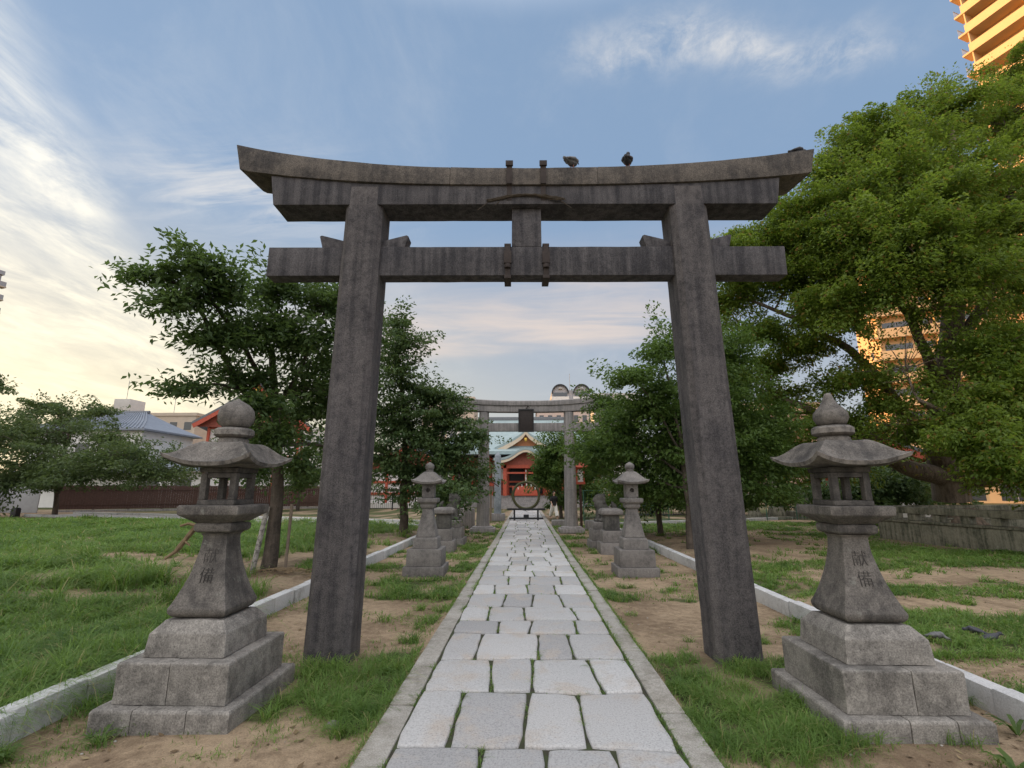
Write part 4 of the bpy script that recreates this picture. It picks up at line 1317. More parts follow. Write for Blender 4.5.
def tree(name, label, cat, base, limbs, crown, leafm, barkm, leaf=.10, per=120, spread=.55, flat=.5, seed=0, droop=.1, group=None, twig=.012, sparse=1.0, wl=.48, grow_=1.0):
    """limbs: list of (points, r0, r1), the first one the trunk; crown: ellipsoids (x,y,z,rx,ry,rz,tips)"""
    r = np.random.default_rng(seed)
    base = np.array(base, float)
    root = empty(name, tuple(base), label, cat, group)
    wood = M(); nodes = []
    for pts, r0, r1 in limbs:
        P = [np.array(p, float) - base for p in pts]
        # finer, slightly crooked polyline
        Q = []
        for a, b in zip(P, P[1:]):
            k = max(2, int(np.linalg.norm(b - a) / .45))
            for i in range(k):
                Q.append(a + (b - a) * i / k)
        Q.append(P[-1])
        Q = [q if i in (0, len(Q) - 1) else q + r.normal(0, .022 if r0 > .1 else .018, 3) for i, q in enumerate(Q)]
        m = len(Q)
        rad = [r0 + (r1 - r0) * (i / (m - 1)) ** .85 for i in range(m)]
        wood.tube(Q, rad, 10 if r0 > .1 else 7)
        nodes += [(q, rd) for q, rd in zip(Q, rad)]
    NP = np.array([q for q, _ in nodes]); NR = np.array([x for _, x in nodes])
    tw = M()
    LC, LD, LN, LL = [], [], [], []
    for (x, y, z, rx, ry, rz, k) in crown:
        c = np.array([x, y, z]) - base
        rr = np.array([rx, ry, rz]) * grow_
        veil = k < 0
        k = max(3, int(abs(k) * sparse))
        u = r.normal(0, 1, (k, 3)); u /= np.linalg.norm(u, axis=1, keepdims=True)
        tips = c + u * rr * (r.random((k, 1)) ** (1 / 2.2)) * r.choice([.85, .95, 1.0, 1.25], (k, 1))
        # blob's own branch from the skeleton
        dd = np.linalg.norm(NP - c, axis=1) + np.where(NP[:, 2] > c[2] + .3, 1.5, 0)
        i = int(np.argmin(dd))
        a = NP[i]
        if dd[i] > .5:
            mid = (a + c) / 2 + np.array([0, 0, .12 * np.linalg.norm(c - a)]) + r.normal(0, .06, 3)
            q = [a, a * .55 + mid * .45 + r.normal(0, .03, 3), mid, mid * .5 + c * .5 + r.normal(0, .04, 3), c]
            ra = min(NR[i] * .7, .022 + .016 * np.linalg.norm(c - a))
            rad = [ra, ra * .85, ra * .7, ra * .5, ra * .3]
            wood.tube(q, rad, 6)
            NP = np.vstack([NP, q[1:]]); NR = np.concatenate([NR, rad[1:]])
            loc_idx = np.arange(len(NP) - 4, len(NP))
        else:
            loc_idx = np.array([i])
        for t in tips:
            dl = np.linalg.norm(NP[loc_idx] - t, axis=1)
            s0 = NP[loc_idx[int(np.argmin(dl))]]
            v = t - s0; ln = np.linalg.norm(v) + 1e-6
            m2 = s0 + v * .5 + np.array([0, 0, .08 * ln]) + r.normal(0, .05 * ln, 3)
            tw.tube([s0, m2, t], [twig, twig * .7, twig * .35], 4)
            n = int(per * r.uniform(.45, 1.5) * (.10 if veil else 1))
            out = v / ln
            out = out * .8 + (t - c) / (np.linalg.norm(t - c) + 1e-6) * .5
            out[2] *= .55
            out /= np.linalg.norm(out) + 1e-6
            side = np.cross(out, [0, 0, 1.0]); side /= np.linalg.norm(side) + 1e-6
            upv = np.cross(side, out)
            sp = spread * r.uniform(.65, 1.35) * (1.3 if veil else 1)
            ab = r.normal(0, 1, (n, 3))
            ab /= np.maximum(1.0, np.linalg.norm(ab, axis=1, keepdims=True) / 1.7)
            ab = ab * np.array([.62, .34, .40 * flat]) * sp
            # fans of leaves that follow little side shoots
            pos = t + out * ab[:, :1] + side * ab[:, 1:2] + upv * (ab[:, 2:3] - droop * np.abs(ab[:, 1:2]))
            LC.append(pos)
            d0 = out * .6 + side * np.sign(ab[:, 1:2]) * .55 + r.normal(0, .45, (n, 3)) - np.array([0, 0, droop * 2])
            LD.append(d0 / np.linalg.norm(d0, axis=1, keepdims=True))
            nn = np.array([0, 0, 1.0]) * .75 + r.normal(0, .48, (n, 3))
            LN.append(nn / np.linalg.norm(nn, axis=1, keepdims=True))
            LL.append(leaf * r.uniform(.6, 1.3, n))
        ns = int(per * k * (.03 if veil else .08))
        u = r.normal(0, 1, (ns, 3)); u /= np.linalg.norm(u, axis=1, keepdims=True)
        LC.append(c + u * rr * (r.random((ns, 1)) ** .45) * 1.12)
        d0 = u + r.normal(0, .6, (ns, 3)); LD.append(d0 / np.linalg.norm(d0, axis=1, keepdims=True))
        nn = np.array([0, 0, 1.0]) * .6 + r.normal(0, .55, (ns, 3)); LN.append(nn / np.linalg.norm(nn, axis=1, keepdims=True))
        LL.append(leaf * r.uniform(.55, 1.15, ns))
    w = wood.build("trunk", barkm, root, smooth=70)
    tw.build("twigs", barkm, w)
    C = np.concatenate(LC); D = np.concatenate(LD); Nn = np.concatenate(LN); L = np.concatenate(LL)
    Nn = Nn - D * np.sum(Nn * D, 1, keepdims=True); Nn /= np.linalg.norm(Nn, axis=1, keepdims=True) + 1e-9
    leaves("crown", C, D, Nn, L, L * wl, leafm, root)
    return root


cam_limbs = [
    ([(15.28, 18.5, 1.21), (15.17, 18.3, 2.27), (14.76, 18.0, 3.32), (14.84, 17.5, 4.68), (14.98, 17.0, 6.74), (15.36, 16.5, 9.54), (15.84, 16.5, 12.71), (16.7, 17.0, 16.12)], .56, .07),
    ([(15.12, 18.3, 1.98), (13.45, 18.0, 2.4), (12.64, 18.0, 2.79), (11.72, 18.0, 3.68), (10.33, 18.5, 4.69), (9.15, 19.0, 5.38)], .36, .06),
    ([(14.66, 18.0, 3.32), (13.6, 17.8, 4.2), (12.7, 17.5, 5.42), (11.81, 17.5, 6.54), (10.16, 17.5, 7.71), (8.41, 17.5, 8.51)], .26, .05),
    ([(14.84, 17.5, 4.68), (13.54, 16.5, 6.6), (12.1, 15.5, 8.37), (11.64, 15.5, 10.76)], .22, .05),
    ([(15.36, 18.3, 1.98), (15.68, 17.5, 1.9), (16.05, 16.5, 2.68), (17.03, 16.0, 3.75), (19.49, 16.5, 5.15)], .34, .10),
    ([(14.95, 17.2, 6.06), (15.99, 16.5, 8.03), (17.47, 16.5, 11.07), (19.25, 17.5, 15.12)], .22, .06),
    ([(15.44, 17.8, 1.91), (13.52, 15.5, 3.08), (11.58, 14.5, 4.16), (13.09, 14.3, 3.24)], .13, .04),
]
tree("camphor_tree", "huge spreading bright green camphor tree rising behind the stone fence on the right", "tree", (15.28, 18.5, -.1), cam_limbs,
     CROWN['camphor'], MT['camphor'], MT['bark2'], leaf=.125, per=300, spread=.68, flat=.6, seed=1, droop=.15, twig=.016, sparse=1.6, grow_=1.12)
rf = M()                                                 # root flare
for k in range(7):
    a = 2 * math.pi * k / 7 + .3
    rf.tube([(.25 * math.cos(a), .25 * math.sin(a), .9), (.55 * math.cos(a), .55 * math.sin(a), .35), (1.15 * math.cos(a), 1.25 * math.sin(a), .0)], [.36, .34, .16], 8)
rf.build("root_flare", MT['bark2'], [o for o in COL.objects if o.name.startswith("camphor_tree")][0], smooth=80)

ch = [([(-5.23, 10.35, -0.04), (-5.14, 10.3, 0.78), (-5.13, 10.2, 1.78), (-5.14, 10.0, 2.59), (-5.11, 9.7, 3.38), (-5.12, 9.4, 4.35)], .16, .06), ([(-5.12, 10.0, 2.38), (-5.44, 9.2, 3.38), (-5.64, 8.4, 4.25), (-5.8, 7.8, 4.97), (-6.3, 7.5, 5.12)], .07, .02), ([(-5.11, 9.7, 3.38), (-5.37, 8.7, 4.34), (-5.46, 7.7, 4.92), (-5.49, 7.4, 5.42)], .06, .018), ([(-5.15, 9.9, 2.99), (-4.6, 9.6, 3.98), (-4.14, 9.5, 5.23)], .055, .02),
      ([(-5.13, 10.2, 1.78), (-5.5, 10.3, 2.3), (-5.9, 10.1, 2.75)], .045, .015), ([(-5.1, 10.0, 2.5), (-4.9, 10.9, 2.6), (-4.8, 11.9, 2.6)], .06, .02)]
tree("cherry_tree", "dark leafed cherry tree with propped leaning trunk left of the near gate", "tree", (-5.23, 10.35, -.1), ch,
     CROWN['cherry'], MT['cherry'], MT['bark'], leaf=.125, per=52, spread=.47, flat=.42, seed=2, droop=.05, twig=.007, sparse=1.9, grow_=.92, wl=.42)

tree("broadleaf_tree", "dense dark green tree left of the path beside the second gate", "tree", (-4.58, 18.9, -.1),
     [([(-4.58, 18.9, -.1), (-4.6, 18.8, 1.2), (-4.55, 18.6, 2.6), (-4.6, 18.2, 4.4), (-4.7, 17.4, 6.6)], .17, .04),
      ([(-4.58, 18.7, 1.6), (-3.7, 18.5, 2.3), (-2.6, 18.1, 3.3)], .09, .03), ([(-4.55, 18.6, 2.4), (-6.2, 19.4, 3.4), (-7.4, 20, 4.6)], .09, .03),
      ([(-4.58, 18.6, 2.8), (-3.6, 18.2, 4.2), (-3.2, 18, 5.2)], .07, .02)],
     CROWN['treeL2'], MT['deep'], MT['bark'], leaf=.15, per=88, spread=.74, flat=.26, seed=3, twig=.010, sparse=1.9, grow_=1.0)

for i, (key, bx, by, lab) in enumerate((('bgL', -29.6, 31.0, "spreading mid green tree standing before the brown wooden fence on the left"),
                                       ('bgL2', -33.5, 27.5, "tree at the left edge with one branch reaching into the sky"),
                                       ('bgL3', -17.6, 38.5, "leafy shrubby tree in front of the red roofed hall on the left"))):
    c0 = CROWN[key][0]
    top = max(c[2] for c in CROWN[key])
    tree("garden_tree", lab, "tree", (bx, by, -.1),
         [([(bx, by, -.1), (bx + .1, by - .2, 1.0), (bx + .2, by - .4, 2.2), (bx + .5, by - .6, top * .8)], .16, .05),
          ([(bx + .1, by - .2, 1.2), (bx + 1.2, by - .8, 2.4), (bx + 2.6, by - 1.2, 3.4)], .09, .03),
          ([(bx + .1, by - .2, 1.4), (bx - .8, by - .6, 2.6), (bx - 1.2, by - .8, 4.0)], .08, .03)],
         CROWN[key], MT['bgleaf'], MT['bark'], leaf=.20, per=150, spread=1.0, flat=.42, seed=20 + i, twig=.012, sparse=1.7, grow_=1.05, group="trees along the left fence")

tree("broadleaf_tree", "bushy green tree whose slim dark trunk shows beside the near gate's right pillar", "tree", (4.54, 14.4, -.1),
     [([(4.54, 14.4, -.1), (4.58, 14.4, 1.2), (4.5, 14.4, 2.6), (4.3, 14.2, 4.0), (3.95, 13.7, 5.5)], .10, .02),
      ([(4.55, 14.4, 1.7), (5.6, 14.8, 2.6), (6.7, 15, 3.5)], .06, .02), ([(4.52, 14.4, 2.0), (3.7, 14.9, 2.7), (2.9, 15, 3.3)], .05, .02),
      ([(4.5, 14.4, 2.6), (3.6, 13.8, 4.0), (3.0, 13.5, 4.75)], .04, .012), ([(4.55, 14.4, 2.8), (5.8, 14.8, 4.2), (6.4, 15, 5.4)], .05, .02)],
     CROWN['treeR1'], MT['mid'], MT['bark'], leaf=.125, per=125, spread=.60, flat=.45, seed=4, twig=.008, sparse=2.1, grow_=1.08)
tree("broadleaf_tree", "low leafy green tree behind the right smaller lantern", "tree", (5.0, 19.1, -.1),
     [([(5.0, 19.1, -.1), (4.95, 19.1, 1.0), (4.4, 19.1, 1.9), (3.4, 19.4, 3.0), (3.0, 19.9, 4.6)], .11, .03),
      ([(4.95, 19.1, .9), (5.6, 18.8, 1.1), (6.2, 18.6, 1.3)], .04, .015)],
     CROWN['treeR2'], MT['mid'], MT['bark'], leaf=.14, per=150, spread=.64, flat=.45, seed=5, sparse=2.3, grow_=1.1)
tree("broadleaf_tree", "light green tree hiding the right half of the red shrine", "tree", (2.1, 30.5, -.1),
     [([(2.1, 30.5, -.1), (2.0, 30.4, 1.2), (1.6, 30.2, 2.6), (1.2, 30, 4.2)], .12, .03), ([(2.1, 30.4, 1.0), (3.0, 30.2, 1.3), (3.9, 30, 1.6)], .05, .02)],
     CROWN['bush'], MT['mid'], MT['bark'], leaf=.18, per=170, spread=.75, flat=.55, seed=6, sparse=2.8, grow_=1.15)
for i, (key, bx, by, lab) in enumerate((('bgR1', 12.6, 32.0, "dark evergreen tree behind the small lanterns, next to the near gate's right pillar"),
                                       ('bgR2', 16.6, 33.6, "dark evergreen tree seen over the roof edge of the right large lantern"),
                                       ('bgR3', 21.5, 34.0, "dark evergreen tree behind the camphor trunk"),
                                       ('bgR4', 8.4, 34.0, "dark evergreen thicket tree behind the green fence"), ('bgR5', 17.5, 24.5, "low dark shrub in front of the red and white hall behind the stone fence"))):
    top = max(c[2] + c[5] * .5 for c in CROWN[key])
    tree("evergreen_tree", lab, "tree", (bx, by, -.1), [([(bx, by, -.1), (bx, by - .1, 1.2), (bx, by - .3, top)], .16, .04)],
         CROWN[key], MT['deep'], MT['bark'], leaf=.22, per=150, spread=1.0, flat=.55, seed=30 + i, sparse=2.4, grow_=1.15, group="dark evergreens at the back right")

# ------------------------------------------------------------------ props of the cherry tree
def stakes():
    m = M().tube([(-4.86, 10.3, -.1), (-4.84, 10.3, 1.30)], .032, 8)
    tag(m.build("tree_stake", MT['wood2']), "upright brown wooden stake beside the propped cherry trunk", "stake")
    m = M().tube([(-5.46, 10.15, -.1), (-5.24, 10.1, 1.25)], .05, 8)
    tag(m.build("tree_stake", MT['lantern_base']), "pale slanting prop leaning against the cherry trunk", "stake")
    mb = M(); r = random.Random(8)
    for k in range(160):
        a = r.uniform(0, 6.28); d = abs(r.gauss(0, .35))
        x, y = -4.75 + d * math.cos(a) * 1.5, 10.0 + d * math.sin(a) * .8
        z = -.03 + .10 * math.exp(-d * d * 5)
        b = r.uniform(0, 3.14)
        L = r.uniform(.05, .16)
        mb.tube([(x - L * math.cos(b), y - L * math.sin(b), z), (x, y, z + .02), (x + L * math.cos(b), y + L * math.sin(b), z)], .006, 4)
    tag(mb.build("twig_litter", MT['straw']), "heap of dry twigs and straw at the foot of the cherry tree", "litter", kind="stuff")


stakes()


# ------------------------------------------------------------------ pigeons
def pigeon(loc, rz, label, group, crouch=0.0, head=0.0, dark=True, s=1.0):
    root = empty("pigeon", loc, label, "pigeon", group, rz=rz)
    m = M()
    t = .45 - head * .5
    # x forward
    m.tube([(-.115, 0, .085), (-.06, 0, .10), (0, 0, .115), (.055, 0, .135), (.085, 0, .165)], [.022, .048, .058, .048, .030], 10)
    m.tube([(.07, 0, .15), (.095, 0, .185 - head * .07), (.11 + head * .02, 0, .215 - head * .13)], [.034, .026, .022], 10)
    m.ball((.118 + head * .03, 0, .226 - head * .15), (.032, .027, .028), 12, 8)
    m.tube([(.14 + head * .03, 0, .224 - head * .155), (.178 + head * .02, 0, .208 - head * .18)], [.012, .005], 6)
    m.tube([(-.10, 0, .088), (-.16, 0, .072), (-.20, 0, .062)], [.026, .022, .018], 8)
    for q in (-1, 1):
        m.tube([(.04, q * .043, .135), (-.03, q * .052, .122), (-.12, q * .035, .092), (-.165, q * .016, .080)], [.022, .026, .016, .006], 8)
    me = remeshed(m, .0052, 1)
    for v in me.vertices:
        v.co = Vector((v.co.x * s, v.co.y * s, v.co.z * s))
    link("body", me, MT['pigeon_dark'] if dark else MT['pigeon_pale'], root)
    lg = M()
    for q in (-1, 1):
        lg.tube([(-.01 * s, q * .02 * s, .075 * s), (.0, q * .022 * s, .01 * s)], .005 * s, 6)
        for a in (-.5, 0, .5, 3.1):
            lg.tube([(0, q * .022 * s, .006 * s), (.028 * s * math.cos(a), (q * .022 + .028 * math.sin(a)) * s, .003 * s)], .0035 * s, 5)
    lg.build("legs", MT['pink'], root)
    return root


MT['pigeon_dark'] = plain("dark_feathers", (.045, .048, .058), .6, .4, 22)
MT['pigeon_pale'] = plain("pale_grey_feathers", (.14, .14, .145), .6, .5, 22)
MT['pink'] = plain("pink_skin", (.35, .12, .09), .6, .1)
zt = gzz(5.25)
gp = "pigeons perched on the near gate"
pigeon((.59, GY - .17, zt + .010), R(55), "pale bodied pigeon with lowered dark head perched on the lintel beside the iron straps", gp, head=.15, dark=False, s=1.0)
pigeon((1.27, GY - .17, zt + .016), R(70), "upright dark pigeon standing on the lintel to the right of the pale one", gp, head=-.45, s=.95)
pigeon((3.40, GY - .08, zt + .195), R(20), "small dark pigeon crouched at the upturned right tip of the lintel", gp, head=.5, s=.8)
gp = "pigeons feeding on the grass"
pigeon((5.10, 6.18, -.055), R(150), "dark pigeon foraging behind the other two in the grass right of the right large lantern", gp, head=.7, s=.70)
pigeon((5.03, 5.92, -.055), R(-15), "dark pigeon with lighter wings walking rightward in the grass", gp, head=.3, s=.70)
pigeon((4.50, 5.98, -.055), R(-50), "grey pigeon pecking nearest the right large lantern, tail raised", gp, head=.9, dark=False, s=.70)


# ------------------------------------------------------------------ stone fence round the big tree
def tamagaki(a, b, label, n_posts):
    a = Vector(a); b = Vector(b); v = b - a; L = v.length; u = v / L
    root = empty("stone_fence", (a.x, a.y, 0), label, "stone fence", "stone fences round the camphor tree", rz=math.atan2(u.y, u.x))
    mt = MT['mossy']; rg = (.012, .25, 2.0)
    k = int(L / 1.8) + 1
    for i in range(k):
        x0, x1 = L * i / k, L * (i + 1) / k
        M().box(x0 + .004, x1 - .004, -.17, .17, -.2, .56).build("base_wall", mt, root, bevel=.02, rough=rg)
    M().box(-.05, L + .05, -.21, .21, .563, .63).build("coping", mt, root, bevel=.015, rough=rg)
    for i in range(n_posts):
        x = L * (i + .5) / n_posts
        M().box(x - .13, x + .13, -.12, .12, .633, .84).build("short_post", mt, root, bevel=.02)
    for i in range(k):
        x0, x1 = L * i / k, L * (i + 1) / k
        M().box(x0 + .003, x1 - .003, -.16, .16, .843, 1.04).build("top_rail", mt, root, bevel=.025, rough=rg)
    return root


tamagaki((12.05, 17.55), (13.15, 10.2), "mossy low stone fence with open slots facing the path in front of the camphor tree", 9)
tamagaki((12.3, 17.7), (22, 19.6), "far side of the mossy stone fence, running right behind the camphor trunk", 11)


# ------------------------------------------------------------------ small lanterns at the back right
def tiny_lantern(x, y, h, label):
    root = empty("garden_lantern", (x, y, 0), label, "stone lantern", "small lanterns before the dark evergreens")
    k = h / 2.1
    a = MT['mossy']
    q = lambda pr: [(z * k, w * k) for z, w in pr]
    M().sq(q([(-.1, .55), (.15, .52)])).build("base_step", a, root, bevel=.02)
    M().sq(q([(.155, .36), (.35, .33), (1.05, .14)])).build("post", a, root, bevel=.02)
    M().sq(q([(1.055, .18), (1.12, .30), (1.2, .30)])).build("platform", a, root, bevel=.01)
    bx = M()
    for sx in (-1, 1):
        for sy in (-1, 1):
            bx.box(sx * .17 * k - .03, sx * .17 * k + .03, sy * .17 * k - .03, sy * .17 * k + .03, 1.2 * k + .002, 1.5 * k)
    bx.build("light_box", a, root)
    roof_mesh(.45 * k, 1.75 * k, 1.56 * k, .07 * k, .05 * k, top=.1 * k, n=12).build("roof", a, root, smooth=45)
    M().lathe(q([(1.73, .1), (1.8, .12), (1.85, .10), (1.9, .14), (1.98, .14), (2.05, .07), (2.1, .01)]), 12).build("finial", a, root, smooth=50)


tiny_lantern(12.55, 28.2, 1.65, "shorter mossy garden lantern next to the near gate's right pillar")
tiny_lantern(13.75, 28.2, 2.1, "taller mossy garden lantern with broad base behind the wire")
m = M(); m.tube([(0, 0, 0), (.03, 0, .5), (-.02, 0, .95), (.05, 0, 1.25)], [.42, .40, .30, .10], 10)
tag(m.build("standing_stone", MT['mossy'], rough=(.05, .25, 2.2), loc=(15.3, 28.4, .35)), "rough upright boulder on a base right of the garden lanterns", "stone")
tag(M().sq([(-.1, .75, .5), (.4, .70, .45)]).build("stone_plinth", MT['mossy'], bevel=.03, rough=(.02, .25, 2.2), loc=(15.3, 28.4, 0)), "low stone plinth carrying the upright boulder", "plinth")


def wire_fence(pts, h, label, material, mesh=True, post=.03):
    root = empty("wire_fence", (*pts[0], 0), label, "fence")
    o = Vector((*pts[0], 0))
    wr = M()
    for a, b in zip(pts, pts[1:]):
        a = Vector((*a, 0)); b = Vector((*b, 0)); L = (b - a).length; n = max(1, int(L / 1.8))
        for i in range(n + 1):
            p = a + (b - a) * i / n - o
            if i < n or b == Vector((*pts[-1], 0)):
                M().tube([p + Vector((0, 0, -.1)), p + Vector((0, 0, h))], post, 6).build("post", material, root)
        for z in (.08, h * .5, h - .02):
            wr.tube([a - o + Vector((0, 0, z)), b - o + Vector((0, 0, z))], post * .45, 5)
        if mesh:
            m_ = int(L / .16)
            for i in range(m_):
                p = a + (b - a) * (i + .5) / m_ - o
                wr.tube([p + Vector((0, 0, .08)), p + Vector((0, 0, h - .02))], post * .2, 4)
    wr.build("wires", material, root)


wire_fence([(2.9, 25.5), (7.2, 25.8)], 1.55, "green wire fence behind the lion statue on the right", MT['green'])
wire_fence([(11.0, 26.9), (20.0, 29.0)], 1.30, "thin green wire strung in front of the small garden lanterns", MT['green'], False, .022)
wire_fence([(-14.5, 40.5), (-5.0, 39.5)], 1.6, "black iron railing behind the dark tree on the left", MT['black'], True, .06)
wire_fence([(5.2, 30.2), (12, 31.5)], 1.5, "dark iron railing under the evergreens on the right", MT['black'], True, .05)


# ------------------------------------------------------------------ things round the second gate
def sign_stele():
    root = empty("stone_signpost", (-1.58, 28, 0), "tall slim bluish stone signpost left of the reed ring", "signpost")
    M().sq([(-.1, .42), (.28, .40)]).build("base", MT['gate2'], root, bevel=.02)
    M().sq([(.283, .19), (3.45, .17), (3.66, .02)]).build("shaft", MT['nobori'], root, bevel=.01)


sign_stele()


def wooden_lamp():
    root = empty("wooden_lamp", (-1.86, 26.6, 0), "small brown wooden lamp post with a gabled roof left of the reed ring", "lamp post")
    M().box(-.05, .05, -.05, .05, -.1, 1.45).build("post", MT['wood2'], root)
    M().box(-.15, .15, -.15, .15, 1.452, 1.75).build("lamp_box", MT['wood2'], root, bevel=.01)
    r = M()
    r.prism([(-.42, 1.70), (0, 1.98), (.42, 1.70), (.42, 1.75), (0, 2.05), (-.42, 1.75)], -.3, .3)
    r.build("roof", MT['wood'], root)


wooden_lamp()


def red_lantern():
    root = empty("red_lamp", (2.40, 22.2, .2), "bright red lacquered lamp on a post, half hidden behind the second gate's right pillar", "lamp post")
    M().box(-.05, .05, -.05, .05, -.3, 1.6).build("post", MT['wood'], root)
    b = M().box(-.2, .2, -.2, .2, 1.602, 1.70); b.box(-.17, .17, -.17, .17, 2.25, 2.31)
    for sx in (-1, 1):
        for sy in (-1, 1):
            b.box(sx * .15 - .025, sx * .15 + .025, sy * .15 - .025, sy * .15 + .025, 1.70, 2.25)
    b.build("lamp_frame", MT['red'], root)
    M().box(-.13, .13, -.13, .13, 1.71, 2.24).build("shade", MT['white'], root)
    roof_mesh(.34, 2.55, 2.34, .08, .04, top=.05, n=8).build("roof", MT['red'], root)


red_lantern()
for i, (x, y, w, d, h, lab) in enumerate(((-3.1, 21.3, .9, .45, .55, "low pale stone block left of the second gate's left pillar"), (-2.9, 22.6, 1.2, .4, .75, "longer stone block behind the low one left of the second gate"),
                                         (2.9, 21.6, .8, .4, .3, "low stone block beside the second gate's right pillar"), (1.75, 24.2, 1.1, .5, .16, "flat stone step right of the path behind the second gate"))):
    tag(M().sq([(-.1, w / 2, d / 2), (h, w / 2 - .01, d / 2 - .01)]).build("stone_block", MT['gate2'], bevel=.015, rough=(.004, .15, 3), loc=(x, y, 0)), lab, "stone block")


# ------------------------------------------------------------------ a visitor
def person():
    root = empty("person", (1.55, 28.3, -.03), "person in black top and loose white trousers walking beyond the second gate", "person", rz=R(-70))
    k = 1.0
    m = M()
    # x forward
    m.tube([(0, 0, .86), (.01, 0, 1.05), (.03, 0, 1.25), (.03, 0, 1.36)], [.145, .125, .155, .11], 12)
    m.tube([(.03, 0, 1.36), (.05, 0, 1.46)], [.055, .05], 8)
    m.ball((.065, 0, 1.56), (.095, .075, .12), 12, 10)
    m.ball((.155, 0, 1.55), (.02, .014, .02), 6, 5)
    m.ball((.05, .078, 1.56), (.02, .012, .03), 6, 5); m.ball((.05, -.078, 1.56), (.02, .012, .03), 6, 5)
    for s, fx, bk in ((1, .30, 0), (-1, -.26, .06)):
        m.tube([(0, s * .085, .88), (fx * .42, s * .09, .50), (fx - bk, s * .09, .09 + bk * .6)], [.095, .062, .042], 10)
        m.tube([(fx - bk - .05, s * .09, .05 + bk * .5), (fx - bk + .15, s * .095, .035)], [.042, .032], 8)
        ax = -fx * .7
        m.tube([(.03, s * .175, 1.33), (ax * .4, s * .23, 1.08), (ax + .08, s * .21, .86)], [.052, .042, .032], 8)
        for q in range(5):
            m.tube([(ax + .08, s * .21, .86), (ax + .10 + .012 * q, s * (.21 - .012 * (q - 2)), .80 - .03 * (q in (1, 2))), (ax + .115 + .012 * q, s * (.205 - .010 * (q - 2)), .745 + .03 * (q in (0, 4)))], [.016, .012, .009], 6)
    link("body", remeshed(m, .011, 2), plain("skin", (.45, .28, .20), .6, .05), root)
    t = M()
    t.tube([(0, 0, .80), (.0, 0, .92), (.01, 0, 1.06), (.03, 0, 1.26), (.03, 0, 1.375), (.035, 0, 1.40)], [.185, .175, .155, .18, .13, .07], 14)
    for s, fx in ((1, .30), (-1, -.26)):
        ax = -fx * .7
        t.tube([(.03, s * .14, 1.33), (.03 * .5 + ax * .2, s * .215, 1.2), (ax * .4, s * .235, 1.06)], [.09, .08, .075], 10)
    link("shirt", remeshed(t, .014, 2), plain("black_cloth", (.018, .018, .02), .9, .2), root)
    t = M()
    for s, fx, bk in ((1, .30, 0), (-1, -.26, .06)):
        t.tube([(0, s * .06, .90), (fx * .2, s * .085, .70), (fx * .45, s * .095, .48), (fx - bk, s * .095, .17 + bk * .6)], [.135, .125, .115, .11], 12)
    t.tube([(0, 0, .80), (0, 0, .93)], [.165, .16], 12)
    link("trousers", remeshed(t, .014, 2), plain("white_cloth", (.72, .70, .66), .9, .06), root)
    h = M()
    h.ball((.045, 0, 1.595), (.105, .088, .105), 12, 8); h.ball((.0, 0, 1.53), (.07, .082, .10), 10, 8)
    me = remeshed(h, .012, 2)
    link("hair", me, plain("black_hair", (.02, .017, .015), .5, .2), root)
    root.scale = (.9, .9, .9)


person()


# ------------------------------------------------------------------ wooden fence and things along it on the left
def board_fence(a, b, h, label):
    a = Vector(a); b = Vector(b); v = b - a; L = v.length; u = v / L
    root = empty("wooden_fence", (a.x, a.y, 0), label, "fence", rz=math.atan2(u.y, u.x))
    n = int(L / .16); mb = M(); r = random.Random(6)
    for i in range(n):
        x = i * .16
        mb.box(x + .002, x + .156, -.02 + r.uniform(-.006, .006), .01, .16, h + r.uniform(-.03, .03))
    mb.build("boards", MT['wood'], root)
    k = int(L / 2)
    for i in range(k + 1):
        M().box(L * i / k - .06, L * i / k + .06, .012, .13, -.1, h + .05).build("post", MT['wood2'] if i % 3 == 1 else MT['wood'], root)
    rl = M()
    for z in (.45, h - .35):
        rl.box(0, L, -.06, -.022, z, z + .07)
    rl.build("rail", MT['wood'], root)
    M().box(-.1, L + .1, -.12, .2, -.1, .12).build("footing", MT['gate2'], root)


board_fence((-33.4, 35.0), (-15.0, 44.6), 1.85, "dark brown board fence running behind the left lawn")
tag(M().box(0, 3.0, 0, .06, 0, 1.95).build("sheet_panel", MT['sheet'], bevel=.01, loc=(-36.8, 34.0, 0)), "grey metal sheet hoarding at the left end of the board fence", "hoarding")
m = M(); r_ = random.Random(9)
for k in range(3):
    m.tube([(k * .35, 0, -.1), (k * .35 + .1, .0, 1.0), (k * .35 + .25, .05, 2.0)], [.26, .24, .12], 9)
tag(m.build("tarp_bundle", MT['tarp'], rough=(.05, .2, 3), loc=(-37.6, 33.2, 0)), "dark bundled tarpaulin leaning at the far left before the grey sheet", "tarpaulin")
tag(M().sq([(-.1, .16), (.42, .16), (.5, .12)]).build("black_box", MT['black'], bevel=.02, loc=(-30.6, 29.5, 0)), "small black box standing on the grass near the left tree", "box")


# ------------------------------------------------------------------ houses and blocks
def gable_roof(mb, x0, x1, y0, y1, ze, zr, over=.5, th=.18):
    """ridge along x"""
    ym = (y0 + y1) / 2
    prof = [(y0 - over, ze), (ym, zr), (y1 + over, ze), (y1 + over, ze + th), (ym, zr + th), (y0 - over, ze + th)]
    return mb.prism(prof, x0 - over, x1 + over, axis='x')


